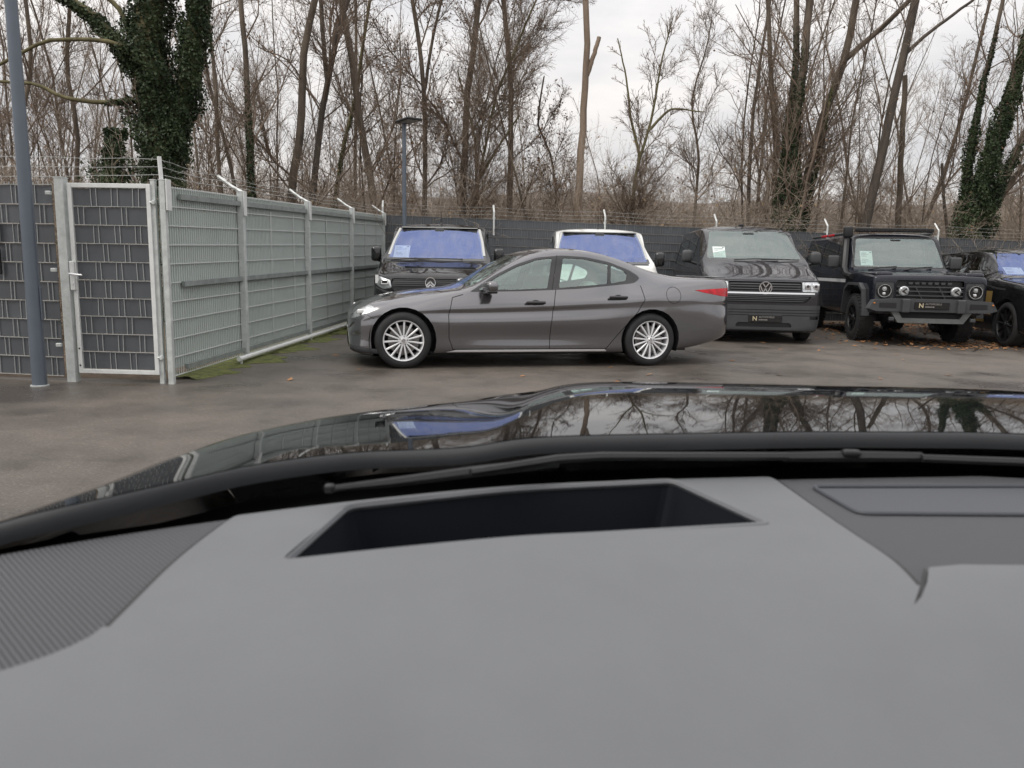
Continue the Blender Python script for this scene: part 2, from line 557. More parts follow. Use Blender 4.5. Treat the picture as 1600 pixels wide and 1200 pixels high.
def wheel_meshes(R, rim, w, style, nsp=15, name=''):
    """meshes with the outer face at y = 0 looking to -y"""
    t = MB().lathe([(rim*.97, .012), (rim*1.02, .004), (rim+(R-rim)*.35, -.004), (rim+(R-rim)*.75, .006), (R*.985, .026), (R, .05),
                    (R, w-.05), (R*.985, w-.026), (rim*1.02, w-.004), (rim*.96, w-.02), (rim*.96, .06), (rim*.97, .012)], 56)
    if style == 'offroad':
        for k in range(34):
            for y0, y1, o in ((.004, .075, 0), (.09, w-.09, .5), (w-.075, w-.004, 0)):
                a = 2*math.pi*(k+o)/34; da = .055
                c0, s0, c1, s1 = math.cos(a-da), math.sin(a-da), math.cos(a+da), math.sin(a+da)
                r0, r1 = R*.97, R*1.018
                V = [(r*c, y, r*q) for y in (y0, y1) for r, (c, q) in ((r0, (c0, s0)), (r0, (c1, s1)), (r1, (c1, s1)), (r1, (c0, s0)))]
                t.add(V, [(0,1,2,3),(4,7,6,5),(0,4,5,1),(1,5,6,2),(2,6,7,3),(3,7,4,0)])
    tyre = t.mesh('tyre', True)
    m = MB().lathe([(rim*1.0, -.003), (rim*.955, .0), (rim*.93, .02), (rim*.915, .05), (rim*.9, w*.8), (rim*.93, w*.9), (rim*.97, w*.9), (rim*1.0, .012), (rim*1.0, -.003)], 56)
    hub = rim*.27
    m.lathe([(0.0, .004), (hub*.45, .004), (hub*.5, .008), (hub*.9, .012), (hub, .03), (hub*.9, .06), (0, .06)], 28)
    for k in range(nsp):
        a = 2*math.pi*k/nsp
        if style == 'multi': wi, wo, d0, d1 = rim*.075, rim*.095, .012, .004
        elif style == 'five': wi, wo, d0, d1 = rim*.13, rim*.10, .018, .004
        elif style == 'steel': wi, wo, d0, d1 = rim*.30, rim*.22, .03, .03
        else: wi, wo, d0, d1 = rim*.10, rim*.14, .03, .006
        r0, r1 = hub*.8, rim*.95
        ca, sa = math.cos(a), math.sin(a)
        V = []
        for r, wd, d in ((r0, wi, d0), ((r0+r1)/2, (wi+wo)/2, d1*.6+.002), (r1, wo, d1+.004)):
            for q, dd in ((-.5, d+.035), (-.5, d+.004), (-.25, d-.001), (.25, d-.001), (.5, d+.004), (.5, d+.035)):
                V.append((r*ca-q*wd*sa, dd, r*sa+q*wd*ca))
        Fq = []
        for i in range(2):
            for j in range(5): Fq.append((i*6+j, i*6+j+1, (i+1)*6+j+1, (i+1)*6+j))
            Fq.append((i*6+5, i*6, (i+1)*6, (i+1)*6+5))
        m.add(V, Fq)
    rimm = m.mesh('rim', True)
    cap = MB().lathe([(0, -.001), (hub*.34, -.001), (hub*.40, .004), (hub*.40, .01)], 24)
    bolts = MB()
    for k in range(5):
        a = 2*math.pi*k/5+.3
        bolts.lathe([(0, .006), (hub*.10, .006), (hub*.12, .014)], 10, centre=(hub*.72*math.cos(a), .0, hub*.72*math.sin(a)))
    bolts = bolts.mesh('wheel_bolts', True)
    disc = MB().lathe([(rim*.25, .09), (rim*.72, .09), (rim*.72, .11), (rim*.25, .11)], 40).mesh('brake_disc', True)
    cal = MB().box(rim*.42, rim*.80, .075, .14, -.07, .09, .015).mesh('brake_caliper', True)
    return tyre, rimm, cap.mesh('hub_cap', True), bolts, disc, cal

def put_wheel(parent, ms, x, y, R, mats, rot=0.0):
    """y: outer face; wheels on the +y side are turned round"""
    e = bpy.data.objects.new('wheel', None)
    e.empty_display_size = .1
    COL.objects.link(e); e.parent = parent; e.location = (x, y, R)
    e.rotation_euler = (0, rot, math.pi if y > 0 else 0)
    for n, me, m in zip(('tyre', 'rim', 'hub_cap', 'wheel_bolts', 'brake_disc', 'brake_caliper'), ms, mats):
        q = link(n, me, m, e)
        if n == 'wheel_bolts': q['kind'] = 'stuff'
    return e

def wheel_well(parent, x, z, R, y0, y1):
    """arched liner above a wheel"""
    mb = MB(); n = 20
    V = []
    for k in range(n+1):
        a = math.pi*(-.12+1.24*k/n)
        for y in (y0, y1): V.append((x+R*math.cos(a), y, max(.12, z+R*math.sin(a))))
    Fq = [(2*k, 2*k+1, 2*k+3, 2*k+2) for k in range(n)]
    mb.add(V, Fq)
    inner = [(x+R*math.cos(math.pi*(-.12+1.24*k/n)), max(.12, z+R*math.sin(math.pi*(-.12+1.24*k/n)))) for k in range(n+1)]
    mb.add([(a, y1, b) for a, b in inner], [tuple(range(n+1))])
    return mb.build('wheel_well', interior, parent)

def rblock(mb, c, size, bev=.03, rot=None, seg=3):
    bm = bmesh.new()
    bmesh.ops.create_cube(bm, size=1)
    for v in bm.verts: v.co = Vector((v.co.x*size[0], v.co.y*size[1], v.co.z*size[2]))
    bmesh.ops.bevel(bm, geom=list(bm.edges), offset=bev, segments=seg, profile=.5, affect='EDGES', clamp_overlap=True)
    if rot is not None:
        bmesh.ops.rotate(bm, verts=list(bm.verts), cent=(0, 0, 0), matrix=rot)
    bmesh.ops.translate(bm, verts=list(bm.verts), vec=Vector(c))
    return mb.bm(bm)

def seats(parent, rows, z, h=.62):
    """rows: x of each row, list of y; a seat is cushion, back and headrest"""
    for x, ys in rows:
        for y in ys:
            mb = MB()
            rblock(mb, (x, y, z), (.50, .48, .16), .05)
            rblock(mb, (x+.24, y, z+h*.5), (.14, .46, h), .05, Matrix.Rotation(R_(14), 3, 'Y'))
            rblock(mb, (x+.36, y, z+h+.10), (.10, .26, .17), .045, Matrix.Rotation(R_(10), 3, 'Y'))
            mb.build('seat', seat_cloth, parent, True, angle=50)

def steering(parent, x, y, z):
    mb = MB(); pts = []
    for k in range(25):
        a = 2*math.pi*k/24
        pts.append((x+.09*math.sin(a)*.9, y+.185*math.cos(a), z+.17*math.sin(a)))
    mb.tube(pts, .016, 6, False)
    rblock(mb, (x+.01, y, z), (.05, .16, .12), .02)
    mb.tube([(x, y-.17, z), (x, y+.17, z)], .016, 6)
    mb.build('steering_wheel', interior, parent, True)

def plate(parent, x, y, z, lean=0.0):
    """dealer's plate in a holder, seen from the front (-x)"""
    e = MB(); rblock(e, (0, 0, 0), (.014, .53, .118), .006)
    o = e.build('number_plate', gloss_black, parent, loc=(x, y, z), rot=(0, lean, 0))
    def txt(body, size, yy, zz, m, bold=0.0):
        me = text_mesh(body, size, 'LEFT', bold=bold)
        me.transform(Matrix(((0, 0, -1, 0), (-1, 0, 0, 0), (0, 1, 0, 0), (0, 0, 0, 1))))
        link('lettering', me, m, o, loc=(-.0085, yy, zz))
    txt('N', .098, .205, -.034, gold_ink, .002)
    txt('AUTOMOBILE', .040, .105, .010, grey_ink)
    bars = MB(); yy = .102; r = random.Random(4)
    for k in range(7):                                   # second line: too small to read
        wd = r.uniform(.010, .022); bars.box(-.0093, -.0085, yy-wd, yy, -.030, -.012); yy -= wd+.006
    q = bars.build('small_print', grey_ink, o); q['kind'] = 'stuff'
    return o

def sheet(name_parent_loc, rz, tilt, w, h, label, lines=7, seed=0):
    """price sheet propped behind a windscreen: a thing of its own"""
    t = empty('price_sheet', name_parent_loc, rz, label, 'price sheet', 'price sheets behind the windscreens')
    mb = MB().box(-w/2, w/2, -.001, .001, 0, h)
    a = mb.build('sheet', paper, t); a.rotation_euler = (tilt, 0, 0)
    r = random.Random(seed); pm = MB()
    for k in range(lines):
        zz = h*(.86-.11*k)
        if k == 3: continue
        ww = w*(.3+.45*r.random()); hh = h*(.022 if k else .035)
        pm.box(-w*.40, -w*.40+ww, -.0028, -.0018, zz-hh, zz+hh*.2)
    pm.box(w*.30, w*.42, -.0028, -.0018, h*.86, h*.95)
    b = pm.build('printed_lines', paper_ink, a)
    return t

def dash_block(parent, x0, x1, y, z0, z1):
    mb = MB(); rblock(mb, ((x0+x1)/2, 0, (z0+z1)/2), (x1-x0, 2*y, z1-z0), .06)
    return mb.build('dashboard', interior, parent, True, angle=50)
# ================================================================ the setting
def node_ground(name, build):
    m, nt, b = new_mat(name)
    build(nt, b)
    return m

def asphalt_nodes(nt, b):
    L = nt.links.new
    tc = nt.nodes.new('ShaderNodeTexCoord')
    def noise(s, d, r=.6):
        n = nt.nodes.new('ShaderNodeTexNoise'); n.inputs['Scale'].default_value = s; n.inputs['Detail'].default_value = d
        n.inputs['Roughness'].default_value = r; L(tc.outputs['Object'], n.inputs['Vector']); return n
    big, mid_, fine = noise(.22, 5), noise(1.3, 6, .65), noise(55, 3, .7)
    vor = nt.nodes.new('ShaderNodeTexVoronoi'); vor.inputs['Scale'].default_value = 48; L(tc.outputs['Object'], vor.inputs['Vector'])
    mixn = nt.nodes.new('ShaderNodeMix'); mixn.inputs[0].default_value = .45
    L(big.outputs['Fac'], mixn.inputs[2]); L(mid_.outputs['Fac'], mixn.inputs[3])
    rp = nt.nodes.new('ShaderNodeValToRGB')
    e = rp.color_ramp.elements
    e[0].position = .36; e[0].color = (.072, .062, .054, 1)
    e[1].position = .64; e[1].color = (.165, .142, .121, 1)
    L(mixn.outputs[0], rp.inputs['Fac'])
    sp = nt.nodes.new('ShaderNodeValToRGB')
    sp.color_ramp.elements[0].position = .02; sp.color_ramp.elements[0].color = (2.6, 2.6, 2.6, 1)
    sp.color_ramp.elements[1].position = .22; sp.color_ramp.elements[1].color = (.82, .82, .82, 1)
    L(vor.outputs['Distance'], sp.inputs['Fac'])
    mu = nt.nodes.new('ShaderNodeMix'); mu.data_type = 'RGBA'; mu.blend_type = 'MULTIPLY'; mu.inputs[0].default_value = .8
    L(rp.outputs['Color'], mu.inputs[6]); L(sp.outputs['Color'], mu.inputs[7])
    mu2 = nt.nodes.new('ShaderNodeMix'); mu2.data_type = 'RGBA'; mu2.blend_type = 'OVERLAY'; mu2.inputs[0].default_value = .55
    L(mu.outputs[2], mu2.inputs[6]); L(fine.outputs['Fac'], mu2.inputs[7])
    L(mu2.outputs[2], b.inputs['Base Color'])
    mr = nt.nodes.new('ShaderNodeMapRange'); mr.inputs[1].default_value = .40; mr.inputs[2].default_value = .62
    mr.inputs[3].default_value = .26; mr.inputs[4].default_value = .80
    L(mixn.outputs[0], mr.inputs[0]); L(mr.outputs[0], b.inputs['Roughness'])
    bp = nt.nodes.new('ShaderNodeBump'); bp.inputs['Strength'].default_value = .5; bp.inputs['Distance'].default_value = .004
    L(vor.outputs['Distance'], bp.inputs['Height']); L(bp.outputs['Normal'], b.inputs['Normal'])

asphalt = node_ground('damp_asphalt', asphalt_nodes)
litter = mat('leaf_litter', (.055, .040, .027), .9, var=.0, vscale=9, col2=(.16, .11, .07), bump=.6, bscale=25)
hill_m = mat('far_woodland', (.13, .115, .105), .95, vscale=.35, col2=(.24, .21, .19))

MB().add([(-700,-700,-.05),(700,-700,-.05),(700,700,-.05),(-700,700,-.05)], [(0,1,2,3)]).build('ground', litter)
tag(bpy.data.objects['ground'], kind='structure')
lot = MB().add([(-60,-60,0),(60,-60,0),(60,7.45,0),(-3.42,7.45,0),(-3.16,17.85,0),(60,17.85,0),(-60,7.45,0)],
               [(0,1,2,3,6),(3,2,5,4)]).build('parking_lot', asphalt)
tag(lot, kind='structure')
# far wooded rise all round
V = []; F = []; n = 160
for k in range(n):
    a = 2*math.pi*k/n
    h = 14.5+3.0*math.sin(a*3+.6)+1.6*math.sin(a*7+2)+.9*math.sin(a*23)
    for r, z in ((120, -.06), (135, h*.45), (155, h*.85), (185, h), (240, h*.9), (240, -.06)):
        V.append((r*math.sin(a), r*math.cos(a), z+(.35*random.random() if z > 0 else 0)))
for k in range(n):
    q = (k+1) % n
    for i in range(5): F.append((k*6+i, k*6+i+1, q*6+i+1, q*6+i))
tag(MB().add(V, F).build('hillside', hill_m, None, True, angle=80), kind='structure')

# ---------------------------------------------------------------- lamp posts
def lamp_post(loc, label, h, r0, r1, rz):
    t = empty('lamp_post', loc, rz, label, 'lamp post', 'grey lamp posts of the lot')
    mb = MB(); mb.lathe([(r0*1.02, 0), (r0, .02), (r0*.97, 1.0), (r1, h-.05), (r1, h), (0, h)], 24, 'Z'); mb.build('pole', pole_paint, t, True)
    mb = MB(); mb.lathe([(r0*1.25, 0), (r0*1.25, .010), (r0*1.02, .012)], 24, 'Z'); mb.build('base_flange', galv, t)
    mb = MB(); rblock(mb, (0, 0, .75), (.012, r0*1.2, .30), .004); d = mb.build('service_door', pole_paint, t); d.location = (r0*.97, 0, 0)
    mb = MB(); rblock(mb, (.20, 0, h+.02), (.62, .34, .045), .018); rblock(mb, (-.02, 0, h+.03), (.18, .20, .075), .02)
    hd = mb.build('lamp_head', mat('dark_lamp_housing', (.035, .037, .04), .5), t, True)
    mb = MB(); rblock(mb, (.25, 0, h-.006), (.42, .26, .008), .003); mb.build('lens', mat('lamp_lens_glass', (.35, .36, .37), .3), hd)
    return t
lamp_post((-4.33, 6.95, 0), 'tall thick grey-blue lamp post beside the dark gate fence', 4.15, .062, .045, 0.4)
lamp_post((-2.36, 16.7, 0), 'slim lamp post with flat square head at the far fence corner', 4.08, .052, .040, -1.0)

# ---------------------------------------------------------------- fences
def lerp(a, b, t): return tuple(x+(y-x)*t for x, y in zip(a, b))

class Run:
    """vertical panel frame between two ground points, with its own foot and head heights"""
    def __init__(s, a, b, z0, z1):
        s.a = Vector(a); s.b = Vector(b); s.z0 = z0; s.z1 = z1
        d = (s.b-s.a); s.L = d.length; s.d = d.normalized(); s.n = Vector((s.d.y, -s.d.x))
    def P(s, u, v, off=0.0):
        p = s.a+(s.b-s.a)*u+s.n*off
        z0 = s.z0[0]+(s.z0[1]-s.z0[0])*u; z1 = s.z1[0]+(s.z1[1]-s.z1[0])*u
        return (p.x, p.y, z0+(z1-z0)*v)
    def bar(s, mb, u0, u1, v0, v1, o0, o1):
        V = [s.P(u, v, o) for o in (o0, o1) for u, v in ((u0, v0), (u1, v0), (u1, v1), (u0, v1))]
        return mb.add(V, [(0,1,2,3),(4,7,6,5),(0,4,5,1),(1,5,6,2),(2,6,7,3),(3,7,4,0)])

def woven_panel(parent, run, rows, sm, front, seed, step=.2, spikes=True, wavy=.004, thin=.0024, wm=None):
    """double-wire mesh with strips woven through; front: +1/-1 the side the wires are seen from"""
    r = random.Random(seed)
    g = .05/rows
    for k in range(rows):
        mb = MB(); n = max(2, int(run.L/.1))
        V = []
        v0, v1 = (k+.035)/rows, (k+.965)/rows
        ph = r.random()*6
        for i in range(n+1):
            o = front*(-.004+wavy*math.sin(i*math.pi/1.0+ph+k*math.pi))
            for v in (v0, v1): V.append(run.P(i/n, v, o))
            for v in (v1, v0): V.append(run.P(i/n, v, o-front*.003))
        F = []
        for i in range(n):
            for j in range(4):
                F.append((i*4+j, (i+1)*4+j, (i+1)*4+(j+1) % 4, i*4+(j+1) % 4))
        mb.add(V, F).build('privacy_strip', sm, parent)
    w = MB(); ww = thin/run.L
    for k in range(rows+1):
        v = k/rows; dv = thin*1.15/(run.z1[0]-run.z0[0])
        run.bar(w, 0, 1, v-dv, v+dv, front*.004, front*.014)
    for k in range(rows):
        x = step*(.25+.5*(k % 2)) + r.random()*.03
        while x < run.L-.05:
            for dx in (0, .05):
                u = (x+dx+r.uniform(-.006, .006))/run.L
                t = r.uniform(-.5, .5)*.005/run.L
                V = [run.P(u+s*ww+q*t, v, front*o) for o in (.001, .008) for s, q, v in ((-1, -1, k/rows), (1, -1, k/rows), (1, 1, (k+1)/rows), (-1, 1, (k+1)/rows))]
                w.add(V, [(0,1,2,3),(4,7,6,5),(0,4,5,1),(1,5,6,2),(2,6,7,3),(3,7,4,0)])
            x += step
    if spikes:
        x = .03
        while x < run.L:
            run.bar(w, x/run.L-ww*.8, x/run.L+ww*.8, 1.0, 1.014, front*.001, front*.007); x += .05
    o = w.build('wire_mesh', wm or galv_wire, parent)
    return o

def square_post(parent, p, h, s=.04, rz=0, z0=-.05, name='post'):
    mb = MB().box(-s, s, -s, s, z0, h, .006)
    o = mb.build(name, galv, parent, loc=(p[0], p[1], 0), rot=(0, 0, rz))
    cap = MB().box(-s-.003, s+.003, -s-.003, s+.003, h, h+.008)
    cap.build('post_cap', galv, o)
    return o

def strand(parent, pts, seed, sag=.02):
    """one barbed strand through the arm tips"""
    r = random.Random(seed); mb = MB(); P = []
    for a, b in zip(pts, pts[1:]):
        a = Vector(a); b = Vector(b); n = max(3, int((b-a).length/.35))
        for i in range(n):
            t = i/n; q = a.lerp(b, t); q.z -= sag*4*t*(1-t)+r.uniform(-.006, .006); P.append(q)
    P.append(Vector(pts[-1]))
    mb.tube(P, .0029, 3, False)
    for a, b in zip(P, P[1:]):
        k = max(1, int((b-a).length/.13))
        for j in range(k):
            c = a.lerp(b, (j+.5)/k); v = Vector((r.uniform(-1, 1), r.uniform(-1, 1), r.uniform(-1, 1))).normalized()*.028
            mb.tube([c-v, c+v], .0015, 3, False)
    o = mb.build('barbed_wire', mat('dull_wire', (.42, .43, .42), .55, .3), parent)
    return o

# left run beside the gate
GL = Vector((-4.15, 7.24)); GR = Vector((-3.30, 7.20))
t = empty('strip_fence', (0, 0, 0), 0, 'dark grey strip fence left of the gate, behind the thick lamp post', 'fence', 'fences round the lot')
pA, pB, pC = (-4.28, 7.26), (-6.72, 7.62), (-9.1, 8.0)
for i, (a, b) in enumerate(((pA, pB), (pB, pC))):
    run = Run(a, b, (.05, .05), (1.83, 1.83))
    woven_panel(t, run, 10, strip_dark, -1, 31+i, thin=.0020, wm=mat('grey_wire', (.46, .48, .48), .5, .2))
for p in (pB, pC): square_post(t, p, 1.90)
for q, xx in enumerate((-4.85, -4.60)):
    for z in (1.12, 1.38):
        mb = MB(); rblock(mb, (xx+.01*q, 7.228+(-xx-4.28)*.148, z), (.028, .03, .24), .008); mb.build('strap', black_plastic, t)
for z in (.35, 1.05, 1.75):
    mb = MB(); rblock(mb, (-4.285, 7.215, z), (.05, .03, .035), .006); mb.build('clamp', galv, t)

# gate
t = empty('gate', (GL.x, GL.y, 0), 0, 'narrow gate with white galvanised frame and dark grey strips', 'gate')
t.rotation_euler = (0, 0, math.atan2(GR.y-GL.y, GR.x-GL.x))
Wg = (GR-GL).length
o = square_post(t, (-.03, 0), 1.885, .042, name='gate_post')
fr = MB(); x0, x1, z0, z1 = .035, Wg-.035, .085, 1.845
fr.box(x0, x0+.04, -.02, .02, z0, z1, .004); fr.box(x1-.04, x1, -.02, .02, z0, z1, .004)
fr.box(x0+.04, x1-.04, -.019, .019, z1-.04, z1, .004); fr.box(x0+.04, x1-.04, -.019, .019, z0, z0+.04, .004)
white_galv = mat('bright_galvanised_frame', (.74, .76, .75), .5, .15, var=.08, vscale=12)
fr.build('gate_frame', white_galv, t)
run = Run((x0+.04, 0), (x1-.04, 0), (z0+.04, z0+.04), (z1-.04, z1-.04))
woven_panel(t, run, 10, strip_dark, 1, 77, spikes=False, thin=.0020, wm=mat('grey_wire', (.46, .48, .48), .5, .2))
lk_ = MB(); rblock(lk_, (x0+.01, -.03, 1.0), (.045, .03, .27), .008); lp = lk_.build('lock_plate', white_galv, t)
mb = MB().tube([(x0+.012, -.04, 1.02), (x0+.012, -.085, 1.02), (x0+.13, -.085, 1.01)], .009, 6); mb.build('lever_handle', alloy, lp)
mb = MB(); mb.lathe([(0, -.05), (.012, -.05), (.014, -.035)], 12, 'Y', (x0+.012, 0, .93)); mb.build('lock_cylinder', alloy, lp)
for z in (.25, 1.68):
    mb = MB(); mb.tube([(x1-.005, -.02, z), (x1+.05, -.02, z)], .010, 6); rblock(mb, (x1+.03, -.02, z), (.03, .03, .04), .006); mb.build('hinge', galv, t)
for z in (.16, .32):
    mb = MB(); mb.lathe([(0, -.022), (.009, -.022)], 10, 'Y', (x0+.02, 0, z)); mb.build('bolt_hole', black_plastic, t)

# long pale green run along the left side
t = empty('green_fence', (0, 0, 0), 0, 'long pale grey-green fence with galvanised posts leading to the far corner', 'fence', 'fences round the lot')
fx_ = lambda y: -3.26+.0235*(y-7.2)
fz = lambda y: 1.83+.0385*(y-7.2)
PY = [7.2, 9.1, 11.75, 14.6, 17.72]
for i in range(4):
    y0, y1 = PY[i], PY[i+1]
    run = Run((fx_(y0), y0), (fx_(y1), y1), (.06, .06), (fz(y0), fz(y1)))
    rows = 10
    for k in range(rows):
        mb = MB(); v0, v1 = (k+.02)/rows, (k+.98)/rows
        if k == 0: v0 += .035
        run.bar(mb, .0, 1, v0, v1, -.010, -.007).build('privacy_strip', strip_green, t)
    w = MB(); ww = .003/run.L
    for k in range(rows+1):
        v = k/rows; run.bar(w, 0, 1, v-.0026, v+.0026, .002, .012)
    x = .03
    while x < run.L:
        run.bar(w, x/run.L-ww, x/run.L+ww, 0, 1.006, -.004, .002); x += .05
    w.build('wire_mesh', galv_wire, t)
    u0 = .18 if i == 0 else .0
    for v in (.955, .49, .035):
        run.bar(MB(), u0, 1, v-.014, v+.014, .014, .045).build('rail', mat('weathered_rail', (.30, .33, .32), .5, .4, var=.2, vscale=8), t)
    for u in ((.42, .78) if i else ()):
        run.bar(MB(), u-.012, u+.012, .08, .93, .002, .006).build('strip_joint', mat('pale_joint_strip', (.42, .46, .44), .5), t)
for i, y in enumerate(PY):
    o = square_post(t, (fx_(y)+.035, y), fz(y)+.05, .036 if i else .026)
    if i == 0: square_post(t, (fx_(y)-.06, y+.02), fz(y)+.05, .022)
    # bracket and leaning arm
    mb = MB().box(.044, .056, -.05, .05, fz(y)-.22, fz(y)+.06, .003); mb.build('bracket', white_galv, o)
    mb = MB(); h = fz(y)+.04
    if i == 0: mb.tube([(0, -.01, h-.12), (-.02, .0, h+.22)], .020, 4)
    else: mb.tube([(.03, 0, h), (-.10, 0, h+.07), (-.26, 0, h+.185)], .020, 4)
    mb.build('arm', white_galv, o)
for j, k in enumerate((.25, .6, .95)):
    pts = []
    for i, y in enumerate(PY):
        h = fz(y)+.05
        if i == 0: pts.append((fx_(y)+.03-.02*k, y, h+.20*k))
        else: pts.append((fx_(y)+.065-.29*k, y, h+.19*k))
    strand(t, pts, 50+j)
    strand(t, [(fx_(7.2)+.03, 7.2, fz(7.2)+.05+.2*k), (-6.7, 7.7, 1.92+.12*j), (-9.4, 8.05, 1.93+.12*j)], 60+j, .015)
mb = MB().tube([(fx_(8.6)+.16, 8.55, .075), (fx_(11.4)+.16, 11.4, .078), (fx_(14.3)+.15, 14.3, .075)], .028, 10)
mb.build('bottom_pipe', white_galv, t, True)
for y in (8.62, 11.4, 14.2):
    MB().tube([(fx_(y)+.16, y, -.02), (fx_(y)+.16, y, .06)], .016, 6).build('pipe_foot', galv, t)

# back run behind the parked vehicles
t = empty('strip_fence', (0, 0, 0), 0, 'dark anthracite strip fence behind the row of vans and off-roaders', 'fence', 'fences round the lot')
bz = lambda x: 2.26-.0217*(x+3)
x = -3.0; i = 0
while x < 15:
    x2 = x+2.52
    run = Run((x, 17.80), (x2, 17.80), (.05, .05), (bz(x), bz(x2)))
    woven_panel(t, run, 11, strip_dark, 1, 90+i, step=.2, thin=.0022, wm=mat('weathered_wire', (.25, .27, .28), .5, .4))
    x = x2; i += 1
xs_b = [-3.0+2.52*k for k in range(8)]
for k, xb in enumerate(xs_b):
    o = square_post(t, (xb, 17.85), bz(xb)+.04, .032)
    mb = MB(); h = bz(xb)+.02
    mb.tube([(0, -.10, h-.38), (0, -.10, h+.14), (-.02, .06, h+.30)], .020, 4); mb.build('arm', white_galv, o)
for j in range(3):
    strand(t, [(xb, 17.75+.05*j, bz(xb)+.10+.085*j) for xb in xs_b], 120+j, .03)

# ---------------------------------------------------------------- moss verge and fallen leaves
moss = mat('moss', (.05, .065, .018), .95, vscale=16, col2=(.16, .17, .045), bump=.8, bscale=40)
V = []; F = []; ny, nx = 150, 7
for i in range(ny):
    y = 7.5+(16.8-7.5)*i/(ny-1)
    wd = .18+.16*math.sin(i*.31)+.10*math.sin(i*.83+1)+.12*random.random()
    wd *= min(1, (y-7.3)*.9)
    for j in range(nx):
        u = j/(nx-1)
        V.append((fx_(y)-.12+(wd+.22)*u, y+random.uniform(-.02, .02), .004+(.035*(1-u)**.6)*random.uniform(.5, 1.2) if j < nx-1 else .002))
for i in range(ny-1):
    for j in range(nx-1): F.append((i*nx+j, (i+1)*nx+j, (i+1)*nx+j+1, i*nx+j+1))
tag(MB().add(V, F).build('moss', moss, None, True, angle=180), 'green-yellow moss creeping along the foot of the green fence', 'moss', kind='stuff')

def leaf_scatter(name, spots, m, label, cat, s0=.03, s1=.06):
    c = np.array(spots); n = len(c)
    a = rng.uniform(0, 6.28, n); s = rng.uniform(s0, s1, n)
    tl = rng.uniform(-.45, .45, (n, 2))
    ca, sa = np.cos(a)*s, np.sin(a)*s
    q = np.stack([np.stack([ca, sa, tl[:, 0]*s], 1), np.stack([-sa*.6, ca*.6, tl[:, 1]*s*.6], 1)], 1)
    V = np.stack([c-q[:, 0], c+q[:, 1]*.9, c+q[:, 0], c-q[:, 1]*.9], 1).reshape(-1, 3)
    V[:, 2] = np.maximum(V[:, 2], .005)
    o = link(name, np_mesh(name, V, np.arange(4*n).reshape(-1, 4)), m)
    return tag(o, label, cat, kind='stuff')
dry = mat('dry_leaf', (.20, .085, .035), .8, vscale=3.5, col2=(.40, .22, .10))
sp = []
for k in range(2600):
    x = random.uniform(2.5, 14); y = 17.7-abs(random.gauss(0, 1.6))
    if y > 12.2: sp.append((x, y, .012+random.random()*.02))
for k in range(500):
    sp.append((random.gauss(7.6, .9), random.gauss(12.9, .5), .010))
for k in range(60):
    sp.append((random.uniform(-3, 9), random.uniform(7.5, 14), .008))
leaf_scatter('fallen_leaves', sp, dry, 'orange-brown fallen leaves lying on the asphalt under the parked vehicles', 'leaves')
# ================================================================ bare winter woodland
_f = 1200.0
_M = cam.matrix_world.to_3x3()
def at(px, py, Y):
    """point at distance Y along a line of sight"""
    d = _M @ Vector(((px-800)/_f, -(py-600)/_f, -1.0))
    p = Vector((0, 0, CAM_H))+d*(Y/d.y)
    return np.array(p)

def resample(P, k):
    P = np.asarray(P, float)
    d = np.r_[0, np.cumsum(np.linalg.norm(np.diff(P, axis=0), axis=1))]
    t = np.linspace(0, d[-1], k)
    return np.stack([pchip(list(zip(d, P[:, i])), t) for i in range(3)], 1)

def tubes(P, R, s):
    """P (N,k,3), R (N,k) -> verts, quads of open tubes"""
    N, k, _ = P.shape
    T = np.empty_like(P); T[:, 1:-1] = P[:, 2:]-P[:, :-2]; T[:, 0] = P[:, 1]-P[:, 0]; T[:, -1] = P[:, -1]-P[:, -2]
    T /= np.linalg.norm(T, axis=2, keepdims=True)+1e-9
    ref = np.where(np.abs(T[:, :1, 2:3]) < .8, np.array([0, 0, 1.]), np.array([1., 0, 0]))
    A = np.cross(T, np.broadcast_to(ref, T.shape)); A /= np.linalg.norm(A, axis=2, keepdims=True)+1e-9
    B = np.cross(T, A)
    ang = 2*np.pi*np.arange(s)/s
    V = P[:, :, None]+R[:, :, None, None]*(A[:, :, None]*np.cos(ang)[:, None]+B[:, :, None]*np.sin(ang)[:, None])
    base = (np.arange(N)*k*s)[:, None, None]+(np.arange(k-1)*s)[None, :, None]
    j = np.arange(s)[None, None]; j2 = (np.arange(s)+1) % s
    F = np.stack([base+j, base+j2, base+s+j2, base+s+j], 3)
    return V.reshape(-1, 3), F.reshape(-1, 4)

